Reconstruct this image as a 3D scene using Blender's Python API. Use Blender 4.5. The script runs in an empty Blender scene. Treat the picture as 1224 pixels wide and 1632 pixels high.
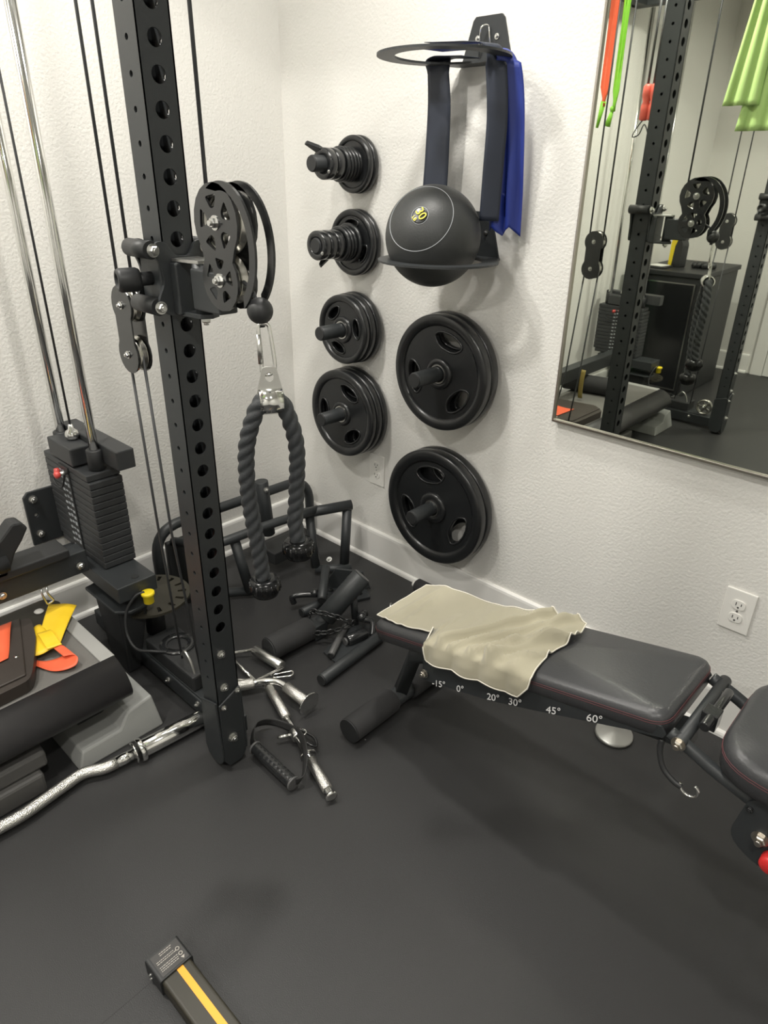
import bpy, bmesh, math, random
from mathutils import Vector as V, Matrix

random.seed(7)
SC = bpy.context.scene
COL = SC.collection

# ------------------------------------------------------------------ camera
CAM = V((2.09314, -1.7171, 1.4))
yaw, pitch, roll = -0.7458, -0.4643, 0.0185
fw = V((math.sin(yaw)*math.cos(pitch), math.cos(yaw)*math.cos(pitch), math.sin(pitch)))
rt = V((math.cos(yaw), -math.sin(yaw), 0)); up = rt.cross(fw)
r2 = rt*math.cos(roll)+up*math.sin(roll); u2 = up*math.cos(roll)-rt*math.sin(roll)
cd = bpy.data.cameras.new('camera'); cam = bpy.data.objects.new('camera', cd); COL.objects.link(cam)
m = Matrix((r2, u2, -fw)).transposed().to_4x4(); m.translation = CAM; cam.matrix_world = m
cd.sensor_fit = 'HORIZONTAL'; cd.sensor_width = 36; cd.lens = 36*1082.0/1224; cd.clip_start = .02
SC.camera = cam

# ------------------------------------------------------------------ light and exposure
w = bpy.data.worlds.new('world'); SC.world = w; w.use_nodes = True
w.node_tree.nodes['Background'].inputs[0].default_value = (.9, .93, 1, 1)
w.node_tree.nodes['Background'].inputs[1].default_value = .0
SC.view_settings.view_transform = 'Standard'; SC.view_settings.look = 'None'
SC.view_settings.exposure = 0.0; SC.view_settings.gamma = 1
SC.view_settings.use_curve_mapping = False
CEIL = 2.46
LIGHTS = [((1.0, -.52), 14), ((.55, -1.0), 9), ((.40, -1.72), 26), ((2.35, -1.75), 20), ((1.5, -3.0), 27)]  # the lamps near the camera and at the back are added, unseen fill
for (lx, ly), e in LIGHTS:
    ld = bpy.data.lights.new('downlight_or_fill', 'AREA'); ld.shape = 'DISK'; ld.size = .15; ld.energy = e; ld.color = (1, .965, .90)
    ld.spread = math.radians(165)
    lo = bpy.data.objects.new('downlight_or_fill', ld); COL.objects.link(lo); lo.location = (lx, ly, CEIL-.012)

# ------------------------------------------------------------------ materials
def mat(name, col, rough=.5, metal=0, bump=None, spec=None, coat=0, var=None, sheen=0, speck=None):
    ma = bpy.data.materials.new(name); ma.use_nodes = True; nt = ma.node_tree; b = nt.nodes['Principled BSDF']
    b.inputs['Base Color'].default_value = (*col, 1); b.inputs['Roughness'].default_value = rough; b.inputs['Metallic'].default_value = metal
    if spec is not None: b.inputs['Specular IOR Level'].default_value = spec
    if coat: b.inputs['Coat Weight'].default_value = coat; b.inputs['Coat Roughness'].default_value = .15
    if sheen: b.inputs['Sheen Weight'].default_value = sheen
    tc = nt.nodes.new('ShaderNodeTexCoord')
    if var:
        n = nt.nodes.new('ShaderNodeTexNoise'); n.inputs['Scale'].default_value = var[0]; n.inputs['Detail'].default_value = 4
        nt.links.new(tc.outputs['Object'], n.inputs['Vector'])
        mx = nt.nodes.new('ShaderNodeMix'); mx.data_type = 'RGBA'
        mx.inputs[6].default_value = (*col, 1); mx.inputs[7].default_value = (*var[1], 1)
        nt.links.new(n.outputs['Fac'], mx.inputs[0]); nt.links.new(mx.outputs[2], b.inputs['Base Color'])
        if speck:
            v = nt.nodes.new('ShaderNodeTexVoronoi'); v.inputs['Scale'].default_value = speck[0]
            nt.links.new(tc.outputs['Object'], v.inputs['Vector'])
            r = nt.nodes.new('ShaderNodeMath'); r.operation = 'LESS_THAN'; r.inputs[1].default_value = speck[1]
            nt.links.new(v.outputs['Distance'], r.inputs[0])
            m2 = nt.nodes.new('ShaderNodeMix'); m2.data_type = 'RGBA'; m2.inputs[7].default_value = (*speck[2], 1)
            nt.links.new(r.outputs[0], m2.inputs[0]); nt.links.new(mx.outputs[2], m2.inputs[6]); nt.links.new(m2.outputs[2], b.inputs['Base Color'])
    if bump:
        n = nt.nodes.new('ShaderNodeTexNoise'); n.inputs['Scale'].default_value = bump[0]; n.inputs['Detail'].default_value = bump[3] if len(bump) > 3 else 3
        nt.links.new(tc.outputs['Object'], n.inputs['Vector'])
        bp = nt.nodes.new('ShaderNodeBump'); bp.inputs['Strength'].default_value = bump[1]; bp.inputs['Distance'].default_value = bump[2]
        nt.links.new(n.outputs['Fac'], bp.inputs['Height']); nt.links.new(bp.outputs[0], b.inputs['Normal'])
    return ma

def knurled(name, col, rough):
    ma = mat(name, col, rough, 1); nt = ma.node_tree; b = nt.nodes['Principled BSDF']
    tc = nt.nodes.new('ShaderNodeTexCoord'); v = nt.nodes.new('ShaderNodeTexVoronoi'); v.inputs['Scale'].default_value = 420
    bp = nt.nodes.new('ShaderNodeBump'); bp.inputs['Strength'].default_value = .9; bp.inputs['Distance'].default_value = .0012
    nt.links.new(tc.outputs['Object'], v.inputs['Vector']); nt.links.new(v.outputs['Distance'], bp.inputs['Height']); nt.links.new(bp.outputs[0], b.inputs['Normal'])
    return ma

WALL = mat('wall_paint', (.74, .73, .695), .62, bump=(120, .55, .0030, 4))
CEILM = mat('ceiling_paint', (.82, .82, .80), .7, bump=(80, .4, .004))
TRIM = mat('trim_paint', (.80, .79, .76), .32)
FLOOR = mat('rubber_floor', (.024, .024, .025), .42, spec=.34, bump=(520, .40, .0015, 5), var=(2.2, (.034, .034, .034)), speck=(8, .020, (.30, .30, .29)))
def floor_seam(ma):
    nt = ma.node_tree; b = nt.nodes['Principled BSDF']; l = b.inputs['Base Color'].links[0].from_socket
    tc = nt.nodes.new('ShaderNodeTexCoord'); sx = nt.nodes.new('ShaderNodeSeparateXYZ'); nt.links.new(tc.outputs['Object'], sx.inputs[0])
    c = nt.nodes.new('ShaderNodeMath'); c.operation = 'COMPARE'; c.inputs[1].default_value = 1.262; c.inputs[2].default_value = .0009; nt.links.new(sx.outputs[0], c.inputs[0])
    lt = nt.nodes.new('ShaderNodeMath'); lt.operation = 'LESS_THAN'; lt.inputs[1].default_value = -1.40; nt.links.new(sx.outputs[1], lt.inputs[0])
    ml = nt.nodes.new('ShaderNodeMath'); ml.operation = 'MULTIPLY'; nt.links.new(c.outputs[0], ml.inputs[0]); nt.links.new(lt.outputs[0], ml.inputs[1])
    mx = nt.nodes.new('ShaderNodeMix'); mx.data_type = 'RGBA'; mx.inputs[7].default_value = (.012, .012, .012, 1)
    nt.links.new(ml.outputs[0], mx.inputs[0]); nt.links.new(l, mx.inputs[6]); nt.links.new(mx.outputs[2], b.inputs['Base Color'])
floor_seam(FLOOR)      # butt joint between two rubber mats
DOORM = mat('door_paint', (.80, .80, .77), .35)
BLK = mat('black_powder_coat', (.025, .028, .030), .46, bump=(700, .25, .0006))
BLKG = mat('black_gloss', (.016, .017, .018), .22, coat=.3)
BLKM = mat('black_matte_plastic', (.020, .021, .022), .5)
PLATE = mat('plate_rubber', (.013, .014, .015), .3, bump=(60, .12, .002), coat=.15)
STACKM = mat('stack_iron', (.030, .032, .034), .45, bump=(500, .3, .0006))
CHROME = mat('chrome', (.82, .82, .80), .12, 1)
STEEL = mat('brushed_steel', (.62, .62, .60), .28, 1)
KNURL = knurled('knurled_chrome', (.70, .69, .66), .3)
CABLE = mat('cable_coat', (.045, .047, .05), .4)
ROPE = mat('rope_nylon', (.028, .031, .034), .6, bump=(350, .5, .0012))
BALLM = mat('slam_ball_rubber', (.030, .032, .032), .48, bump=(260, .35, .0012))
YEL = mat('yellow_print', (.85, .75, .12), .9, spec=.1)
YELC = mat('yellow_plastic', (.85, .66, .02), .35)
YBAND = mat('yellow_latex', (.88, .60, .02), .5, var=(30, (.80, .52, .02)))
OBAND = mat('orange_latex', (.86, .15, .06), .5, var=(30, (.78, .12, .05)))
LEATH = mat('bench_vinyl', (.040, .041, .044), .38, bump=(180, .2, .002))
REDST = mat('red_stitching', (.11, .028, .032), .7)
WHT = mat('white_print', (.72, .72, .72), .5)
GPRINT = mat('grey_print', (.34, .36, .38), .5)
TOWEL = mat('beige_microfibre', (.37, .342, .252), .85, bump=(900, .3, .0006), sheen=.3)
HEM = mat('pale_hem', (.72, .69, .60), .8)
NAVY = mat('charcoal_navy_latex', (.022, .028, .045), .5)
BLUE = mat('blue_latex', (.020, .040, .26), .45)
DECK = mat('deck_grey', (.15, .145, .135), .6, bump=(500, .3, .001))
DECKL = mat('deck_light_grey', (.36, .36, .345), .5)
FOOTG = mat('foot_grey', (.27, .275, .265), .55, bump=(300, .2, .001))
SKIRT = mat('skirt_dark', (.024, .023, .024), .42)
DARKB = mat('brown_black_vinyl', (.040, .032, .027), .5)
OLIVE = mat('olive_black_plastic', (.030, .027, .018), .5)
FOAM = mat('foam_black', (.024, .024, .025), .8, bump=(200, .3, .001))
MIRR = mat('mirror_silver', (.80, .83, .74), .012, 1)
FRAME = mat('mirror_frame_metal', (.50, .47, .42), .3, 1)
OUTL = mat('outlet_plastic', (.80, .79, .75), .3)
HOLE = mat('socket_dark', (.05, .05, .05), .6)
GREENT = mat('green_cloth', (.36, .52, .19), .85)
GREENB = mat('green_latex', (.26, .62, .05), .5)
REDH = mat('red_handle_rubber', (.60, .10, .07), .5)
ORAN = mat('orange_stripe', (.95, .42, .03), .4)
LABEL = mat('label_dark', (.045, .043, .042), .4)
LTXT = mat('label_print', (.45, .42, .38), .5)
RED = mat('red_plastic', (.62, .03, .03), .35)
REDPIN = mat('red_pin', (.55, .07, .06), .3)
ALU = mat('pulley_aluminium', (.55, .54, .50), .25, 1)
CAPG = mat('grey_cap', (.09, .09, .09), .4)
SILVD = mat('silver_disc', (.42, .42, .40), .35, .8)

# ------------------------------------------------------------------ mesh builder
XF = None                     # optional vertex transform (used for the second side of the rack)
def frame_of(ax):
    ax = V(ax).normalized(); t = V((0, 0, 1)) if abs(ax.z) < .9 else V((1, 0, 0))
    a = ax.cross(t).normalized(); return a, ax.cross(a).normalized(), ax

class MB:
    def __init__(s): s.v = []; s.f = []; s.sm = []
    def add(s, vs, fs, smooth=False):
        o = len(s.v); s.v += [V(q) for q in vs]
        for f in fs: s.f.append([i+o for i in f]); s.sm.append(smooth)
        return s
    def box(s, c, d, R=None):
        c = V(c); hx, hy, hz = [q/2 for q in d]
        vs = [V((x, y, z)) for x in (-hx, hx) for y in (-hy, hy) for z in (-hz, hz)]
        if R is not None: vs = [R @ q for q in vs]
        return s.add([c+q for q in vs], [(0, 1, 3, 2), (4, 6, 7, 5), (0, 4, 5, 1), (2, 3, 7, 6), (0, 2, 6, 4), (1, 5, 7, 3)])
    def bb(s, x0, x1, y0, y1, z0, z1): return s.box(((x0+x1)/2, (y0+y1)/2, (z0+z1)/2), (abs(x1-x0), abs(y1-y0), abs(z1-z0)))
    def lathe(s, prof, o, ax, n=32, smooth=True, ang=None):
        a, b, c = frame_of(ax); o = V(o); vs = []; fs = []; k = len(prof)
        for i in range(n):
            t = 2*math.pi*i/n; d = a*math.cos(t)+b*math.sin(t)
            for r, h in prof: vs.append(o+d*r+c*h)
        for i in range(n):
            j = (i+1) % n
            for q in range(k-1): fs.append((i*k+q, j*k+q, j*k+q+1, i*k+q+1))
        s.add(vs, fs, smooth)
        o0 = len(s.v)-len(vs)
        if prof[0][0] > 1e-5: s.f.append([o0+i*k for i in range(n)][::-1]); s.sm.append(False)
        if prof[-1][0] > 1e-5: s.f.append([o0+i*k+k-1 for i in range(n)]); s.sm.append(False)
        return s
    def ring(s, prof, o, ax, n=48, smooth=True):          # closed profile
        return s.lathe_closed(prof, o, ax, n, smooth)
    def lathe_closed(s, prof, o, ax, n=48, smooth=True):
        a, b, c = frame_of(ax); o = V(o); vs = []; fs = []; k = len(prof)
        for i in range(n):
            t = 2*math.pi*i/n; d = a*math.cos(t)+b*math.sin(t)
            for r, h in prof: vs.append(o+d*r+c*h)
        for i in range(n):
            j = (i+1) % n
            for q in range(k): fs.append((i*k+q, j*k+q, j*k+(q+1) % k, i*k+(q+1) % k))
        return s.add(vs, fs, smooth)
    def cyl(s, p0, p1, r, r1=None, n=24, ch=0):
        p0 = V(p0); p1 = V(p1); L = (p1-p0).length; r1 = r if r1 is None else r1
        pr = [(r, 0), (r1, L)] if not ch else [(max(r-ch, 1e-4), 0), (r, ch), (r1, L-ch), (max(r1-ch, 1e-4), L)]
        return s.lathe(pr, p0, p1-p0, n)
    def tube(s, pts, r, n=12, closed=False, rfun=None, caps=True):
        P = [V(p) for p in pts]; N = len(P); T = []
        for i in range(N):
            if closed: t = P[(i+1) % N]-P[i-1]
            else: t = P[min(i+1, N-1)]-P[max(i-1, 0)]
            T.append(t.normalized())
        a, b, _ = frame_of(T[0]); vs = []; fs = []; L = 0
        for i in range(N):
            if i:
                L += (P[i]-P[i-1]).length
                a = (a-T[i]*a.dot(T[i])).normalized(); b = T[i].cross(a)
            for k in range(n):
                t = 2*math.pi*k/n; rr = r if rfun is None else rfun(t, L, i)
                vs.append(P[i]+(a*math.cos(t)+b*math.sin(t))*rr)
        for i in range(N if closed else N-1):
            j = (i+1) % N
            for k in range(n): fs.append((i*n+k, i*n+(k+1) % n, j*n+(k+1) % n, j*n+k))
        s.add(vs, fs, True); o = len(s.v)-len(vs)
        if not closed and caps:
            s.f.append([o+k for k in range(n)][::-1]); s.sm.append(False); s.f.append([o+(N-1)*n+k for k in range(n)]); s.sm.append(False)
        return s
    def prism(s, outer, holes, o, u, v, th, smooth=False):
        """outline polygon with holes in plane (o,u,v), extruded both ways by th/2"""
        o = V(o); u = V(u).normalized(); v = V(v).normalized(); nrm = u.cross(v)
        bm = bmesh.new(); loops = []; es = []
        for L in [outer]+list(holes):
            vs = [bm.verts.new((x, y, 0)) for x, y in L]
            es += [bm.edges.new((vs[i], vs[(i+1) % len(vs)])) for i in range(len(vs))]; loops.append(len(L))
        bmesh.ops.triangle_fill(bm, use_beauty=True, use_dissolve=False, edges=es)
        bm.verts.index_update(); n = len(bm.verts)
        co = [o+u*q.co.x+v*q.co.y for q in bm.verts]; tri = [[q.index for q in f.verts] for f in bm.faces]
        bm.free()
        vs = [c+nrm*th/2 for c in co]+[c-nrm*th/2 for c in co]
        fs = [list(t) for t in tri]+[[i+n for i in t[::-1]] for t in tri]
        k = 0
        for L in loops:
            for i in range(L): a, b = k+i, k+(i+1) % L; fs.append([a, a+n, b+n, b])
            k += L
        return s.add(vs, fs, smooth)
    def sphere(s, c, r, n=32):
        return s.lathe([(max(r*math.sin(math.pi*i/n), 0), -r*math.cos(math.pi*i/n)) for i in range(n+1)], c, (0, 0, 1), n*2)
    def grid(s, rows, th=0, smooth=True):
        """rows of points; th>0 gives it thickness along normals"""
        R = len(rows); Cn = len(rows[0]); P = [[V(p) for p in r] for r in rows]
        def nm(i, j):
            a = P[min(i+1, R-1)][j]-P[max(i-1, 0)][j]; b = P[i][min(j+1, Cn-1)]-P[i][max(j-1, 0)]
            q = a.cross(b); return q.normalized() if q.length > 1e-12 else V((0, 0, 1))
        vs = [P[i][j] for i in range(R) for j in range(Cn)]; fs = [(i*Cn+j, i*Cn+j+1, (i+1)*Cn+j+1, (i+1)*Cn+j) for i in range(R-1) for j in range(Cn-1)]
        if th:
            o = R*Cn; vs += [P[i][j]-nm(i, j)*th for i in range(R) for j in range(Cn)]
            fs += [tuple(q+o for q in f[::-1]) for f in fs]
            for j in range(Cn-1): fs.append((j, j+o, j+1+o, j+1)); a = (R-1)*Cn+j; fs.append((a, a+1, a+1+o, a+o))
            for i in range(R-1): a = i*Cn; b = a+Cn; fs.append((a, b, b+o, a+o)); a += Cn-1; b += Cn-1; fs.append((a, a+o, b+o, b))
        return s.add(vs, fs, smooth)
    def build(s, name, ma, parent=None, bevel=0, origin=None, recalc=True):
        P = [XF(q) for q in s.v] if XF else s.v
        if parent is not None: o = parent.get('_o'); o = V(o) if o is not None else V((0, 0, 0))
        elif origin is not None: o = V(origin)
        else:
            o = V(((min(q.x for q in P)+max(q.x for q in P))/2, (min(q.y for q in P)+max(q.y for q in P))/2, min(q.z for q in P)))
        me = bpy.data.meshes.new(name); me.from_pydata([q-o for q in P], [], s.f)
        for p, f in zip(me.polygons, s.sm): p.use_smooth = f
        if recalc:
            bm = bmesh.new(); bm.from_mesh(me); bmesh.ops.recalc_face_normals(bm, faces=bm.faces); bm.to_mesh(me); bm.free()
        me.materials.append(ma); ob = bpy.data.objects.new(name, me); COL.objects.link(ob)
        if parent is not None: ob.parent = parent
        else: ob.location = o
        ob['_o'] = tuple(o)
        if bevel:
            b = ob.modifiers.new('bevel', 'BEVEL'); b.width = bevel; b.segments = 2; b.limit_method = 'ANGLE'; b.angle_limit = math.radians(40)
        return ob

def thing(name, label, cat, loc, group=None):
    o = bpy.data.objects.new(name, None); COL.objects.link(o); o.location = loc; o['_o'] = tuple(loc); o.empty_display_size = .05
    o['label'] = label; o['category'] = cat
    if group: o['group'] = group
    return o
def tag(o, label, cat, group=None):
    o['label'] = label; o['category'] = cat
    if group: o['group'] = group
    return o
def struct(o): o['kind'] = 'structure'; return o
def copy_tree(o, parent=None):
    c = o.copy(); COL.objects.link(c)
    if parent is not None: c.parent = parent
    for ch in list(o.children): copy_tree(ch, c)
    return c
def circ(r, n=20, cx=0, cy=0, a0=0): return [(cx+r*math.cos(a0+2*math.pi*i/n), cy+r*math.sin(a0+2*math.pi*i/n)) for i in range(n)]
def fillet(pts, r, n=6, closed=False):
    P = [V(p) for p in pts]; out = []; N = len(P)
    for i in range(N):
        if not closed and i in (0, N-1): out.append(P[i]); continue
        a = P[i-1]-P[i]; b = P[(i+1) % N]-P[i]; k = min(r, a.length*.49, b.length*.49)
        p0 = P[i]+a.normalized()*k; p1 = P[i]+b.normalized()*k
        for q in range(n+1):
            t = q/n; out.append(p0*(1-t)**2+P[i]*2*t*(1-t)+p1*t*t)
    return out
def spline(pts, n=8, closed=False):
    P = [V(p) for p in pts]; N = len(P); out = []
    for i in range(N if closed else N-1):
        if closed: a, b, c, d = P[i-1], P[i], P[(i+1) % N], P[(i+2) % N]
        else: a, b, c, d = P[max(i-1, 0)], P[i], P[i+1], P[min(i+2, N-1)]
        for q in range(n):
            t = q/n; out.append(.5*((2*b)+(c-a)*t+(2*a-5*b+4*c-d)*t*t+(3*b-a-3*c+d)*t**3))
    if not closed: out.append(P[-1])
    return out
def stadium(r1, r2, d, n=14):
    """figure-eight outline: circles radius r1 at 0, r2 at distance d down, waisted"""
    o = []
    for i in range(n+1):
        t = math.radians(-38+256*i/n); o.append((r1*math.cos(t), r1*math.sin(t)))
    for i in range(n+1):
        t = math.radians(142+256*i/n); o.append((r2*math.cos(t), -d+r2*math.sin(t)))
    return o
def bolt(p, ax, parent, r=.008, name='bolt', ma=None):
    a, b, c = frame_of(ax); p = V(p); k = MB()
    k.lathe([(r*1.35, 0), (r*1.35, .0018)], p, c, 20, False)
    k.lathe([(r, .0018), (r, r*.8), (r*.8, r*1.0)], p, c, 6, False)
    k.lathe([(r*.5, r), (r*.5, r*1.5)], p, c, 12)
    return k.build(name, ma or STEEL, parent)
def text_mesh(txt, size, M, ma, parent=None, name='print', th=.0004, origin=None):
    cu = bpy.data.curves.new('t', 'FONT'); cu.body = txt; cu.size = size; cu.extrude = th; cu.align_x = 'CENTER'; cu.align_y = 'CENTER'
    ob = bpy.data.objects.new('t', cu); COL.objects.link(ob)
    dg = bpy.context.evaluated_depsgraph_get(); me = bpy.data.meshes.new_from_object(ob.evaluated_get(dg))
    bpy.data.objects.remove(ob); me.name = name
    o = V(parent['_o']) if parent is not None else V((0, 0, 0))
    M = Matrix.Translation(-o) @ M; me.transform(M); me.materials.clear(); me.materials.append(ma)
    ob = bpy.data.objects.new(name, me); COL.objects.link(ob)
    if parent is not None: ob.parent = parent
    return ob
def basis(o, x, y):
    x = V(x).normalized(); y = V(y).normalized(); z = x.cross(y)
    M = Matrix((x, y, z)).transposed().to_4x4(); M.translation = V(o); return M

# ------------------------------------------------------------------ the room
XR, YB = 3.35, -3.9
struct(MB().bb(-.1, XR+.1, YB-.1, .1, -.1, 0).build('floor', FLOOR, origin=(0, 0, 0)))
struct(MB().bb(-.1, XR+.1, YB-.1, .1, CEIL, CEIL+.1).build('ceiling', CEILM, origin=(0, 0, 0)))
struct(MB().bb(-.1, 0, YB-.1, .1, 0, CEIL).build('wall_left', WALL, origin=(0, 0, 0)))
struct(MB().bb(0, XR+.1, 0, .1, 0, CEIL).build('wall_right', WALL, origin=(0, 0, 0)))
struct(MB().bb(0, XR+.1, YB-.1, YB, 0, CEIL).build('wall_back', WALL, origin=(0, 0, 0)))
struct(MB().bb(XR, XR+.1, YB, 0, 0, CEIL).build('wall_front', WALL, origin=(0, 0, 0)))
bh = .138
def baseboard(name, pts):
    # profile: flat board with eased top and quarter-round shoe at the floor, swept along x or y
    prof = [(0, 0), (.024, 0), (.0235, .008), (.021, .014), (.016, .018), (.013, .019), (.013, bh-.012), (.0115, bh-.004), (.008, bh), (0, bh)]
    a, b, side = pts; a = V(a); b = V(b); side = V(side)
    k = MB(); n = len(prof)
    k.add([a+side*p+V((0, 0, z)) for p, z in prof]+[b+side*p+V((0, 0, z)) for p, z in prof],
          [(i, (i+1) % n, n+(i+1) % n, n+i) for i in range(n)]+[tuple(range(n))[::-1], tuple(range(n, 2*n))])
    return struct(k.build(name, TRIM, origin=(0, 0, 0)))
baseboard('baseboard_right', ((0, 0, 0), (XR, 0, 0), (0, -1, 0)))
baseboard('baseboard_left', ((0, -.013, 0), (0, YB, 0), (1, 0, 0)))
baseboard('baseboard_back', ((.013, YB, 0), (.58, YB, 0), (0, 1, 0)))

# white panelled door on the far wall (seen in the mirror)
d = MB(); dx0, dx1 = .70, 1.50; y = YB
d.bb(dx0, dx1, y, y+.02, .005, 2.03)
door = struct(d.build('door_1', DOORM, origin=(0, 0, 0)))
for z0, z1 in ((.25, .9), (1.08, 1.9)):
    k = MB(); k.prism([(dx0+.12, z0), (dx1-.12, z0), (dx1-.12, z1), (dx0+.12, z1)], [[(dx0+.15, z0+.03), (dx1-.15, z0+.03), (dx1-.15, z1-.03), (dx0+.15, z1-.03)]], (0, y+.023, 0), (1, 0, 0), (0, 0, 1), .008)
    k.build('panel_moulding', DOORM, door, .003)
k = MB(); k.cyl((1.43, y+.02, 1.0), (1.43, y+.06, 1.0), .012); k.sphere((1.43, y+.075, 1.0), .027, 12); k.build('door_knob', STEEL, door)
t = MB(); t.bb(dx0-.09, dx0-.005, y, y+.022, 0, 2.12); t.bb(dx1+.005, dx1+.09, y, y+.022, 0, 2.12); t.bb(dx0-.09, dx1+.09, y, y+.022, 2.036, 2.12)
struct(t.build('trim_1', TRIM, origin=(0, 0, 0), bevel=.003))

# ------------------------------------------------------------------ wall mirror
mr = thing('wall_mirror', 'large rectangular wall mirror with a thin metal frame on the right wall', 'mirror', (1.178, 0, .768))
mr.rotation_euler = (.0105, 0, -.0065)      # hangs with its top leaning out a little
MX0, MX1, MZ0, MZ1 = 1.178, 2.42, .768, 2.05
MB().bb(MX0+.004, MX1-.004, -.018, -.001, MZ0+.004, MZ1-.004).build('mirror_glass', MIRR, mr)
MB().prism([(MX0, MZ0), (MX1, MZ0), (MX1, MZ1), (MX0, MZ1)], [[(MX0+.006, MZ0+.008), (MX1-.006, MZ0+.008), (MX1-.006, MZ1-.008), (MX0+.006, MZ1-.008)]], (0, -.0125, 0), (1, 0, 0), (0, 0, 1), .025).build('mirror_frame', FRAME, mr, .0015)

# ------------------------------------------------------------------ outlets
def outlet(x, z, label):
    t = thing('wall_outlet', label, 'outlet', (x, 0, z-.06), 'duplex wall outlets')
    k = MB(); k.prism([(x-.0375, z-.061), (x+.0375, z-.061), (x+.0375, z+.061), (x-.0375, z+.061)], [], (0, -.003, 0), (1, 0, 0), (0, 0, 1), .006); k.build('cover_plate', OUTL, t, .002)
    for dz in (.0195, -.0195):
        k = MB(); k.prism([(x+.0165*math.copysign(abs(math.cos(a))**.6, math.cos(a)), z+dz+.0135*math.copysign(abs(math.sin(a))**.8, math.sin(a))) for a in [2*math.pi*i/28 for i in range(28)]], [], (0, -.0072, 0), (1, 0, 0), (0, 0, 1), .003)
        s_ = k.build('socket', OUTL, t, .0006)
        k = MB(); k.bb(x-.0075, x-.0055, -.0093, -.0085, z+dz-.002, z+dz+.007); k.bb(x+.0055, x+.0075, -.0093, -.0085, z+dz-.001, z+dz+.006); k.cyl((x, -.0085, z+dz-.007), (x, -.0093, z+dz-.007), .0025, n=12)
        k.build('slots', HOLE, s_)
    k = MB(); k.cyl((x, -.006, z), (x, -.0075, z), .003, n=12); k.build('screw', STEEL, t)
outlet(1.772, .391, 'white duplex outlet on the bare wall under the mirror, above the bench')
outlet(.470, .395, 'white duplex outlet near the corner, half hidden behind hanging weight plates')

# ------------------------------------------------------------------ weight plates on wall pegs
def peg(x, z, L, label, cap=False):
    t = thing('plate_storage_peg', label, 'storage peg', (x, 0, z), 'wall pegs carrying weight plates')
    k = MB(); k.prism([(x-.045, z-.06), (x+.045, z-.06), (x+.045, z+.06), (x-.045, z+.06)], [], (0, -.003, 0), (1, 0, 0), (0, 0, 1), .006); k.build('mounting_plate', BLK, t, .002)
    k = MB(); k.cyl((x, -.006, z), (x, -L, z), .0235, n=32, ch=.002); k.build('post', BLK, t)
    k = MB(); k.cyl((x, -L, z), (x, -L-.003, z), .0215, n=32, ch=.001); k.build('end_cap', BLKM, t)
    return t
def arc_hole(r0, r1, a, half, n=8):
    """kidney-shaped grip opening"""
    rc, ha, o = (r0+r1)/2, (r1-r0)/2, []
    pw = lambda v, e: math.copysign(abs(v)**e, v)
    for i in range(28):
        t = -2*math.pi*i/28; q = a+half*pw(math.sin(t), .75)*(1.0+.25*math.cos(t)); r = rc+ha*pw(math.cos(t), .75)
        o.append((r*math.cos(q), r*math.sin(q)))
    return o
def plate(x, z, y0, R, T, label, grips=(75, 195, 315), bore=.0262, name='weight_plate', ringm=STEEL, grp='black rubber weight plates on the wall pegs'):
    """disc with its back face at y0 and thickness T towards the room"""
    t = thing(name, label, 'weight plate', (x, y0, z), grp)
    yc = y0-T/2; h = T/2
    rim = R*.80; hub = max(.045, R*.27) if R > .07 else R*.55
    hol = [arc_hole(R*.44, R*.71, math.radians(a), .44) for a in grips] if grips else []
    k = MB(); k.prism(circ(rim+.002, 64), hol+[circ(hub-.004, 40)], (x, yc, z), (1, 0, 0), (0, 0, 1), T*.42)
    # rounded outer rim and raised hub
    k.lathe_closed([(rim, -h*.55), (rim+(R-rim)*.25, -h*.9), (rim+(R-rim)*.45, -h), (R-.006, -h), (R-.0015, -h*.75), (R, -h*.4), (R, h*.4), (R-.0015, h*.75), (R-.006, h), (rim+(R-rim)*.45, h), (rim+(R-rim)*.25, h*.9), (rim, h*.55)], (x, yc, z), (0, -1, 0), 96)
    k.lathe_closed([(bore+.003, -h), (hub-.004, -h), (hub, -h*.6), (hub, h*.6), (hub-.004, h), (bore+.003, h)], (x, yc, z), (0, -1, 0), 48)
    k.build('plate_disc', PLATE, t)
    if grips:
        for a in grips:   # raised lip round each grip opening
            P = arc_hole(R*.43, R*.72, math.radians(a), .46)
            k = MB(); k.tube([(x+px, yc-T*.21, z+pz) for px, pz in P], .0035, 8, True); k.build('grip_lip', PLATE, t)
    k = MB(); k.lathe_closed([(bore-.0005, -h-.001), (bore+.0035, -h-.001), (bore+.0035, h+.0012), (bore-.0005, h+.0012)], (x, yc, z), (0, -1, 0), 40, False); k.build('bore_ring', ringm, t)
    return t
peg(.805, .845, .20, 'black wall peg of the upper large plates, under the ball holder')
plate(.805, .845, -.022, .182, .034, 'large black weight plate under the ball holder, rear one against the wall', (80, 200, 320))
plate(.808, .845, -.058, .180, .036, 'large black weight plate under the ball holder, front one of its pair')
peg(.802, .378, .185, 'black wall peg of the lowest large plates, just above the baseboard')
plate(.802, .376, -.012, .205, .032, 'largest black weight plate just above the baseboard, rear one against the wall', (80, 200, 320))
plate(.802, .376, -.046, .205, .036, 'largest black weight plate just above the baseboard, front one of its pair', (100, 205, 335))
peg(.376, .914, .19, 'black wall peg of the small plates with grips, left column third from top')
plate(.380, .914, -.014, .120, .026, 'small grip plate third from top in left column, one nearest the wall', (70, 190, 310))
plate(.380, .914, -.042, .118, .026, 'small grip plate third from top in left column, middle one of three', (75, 195, 315))
plate(.380, .914, -.070, .116, .026, 'small grip plate third from top in left column, outermost of three', (130, 250, 10))
peg(.373, .613, .19, 'black wall peg of the lowest plates in the left column, above the outlet')
plate(.373, .613, -.014, .161, .026, 'medium black plate above the corner outlet, one nearest the wall', (70, 190, 310))
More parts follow.
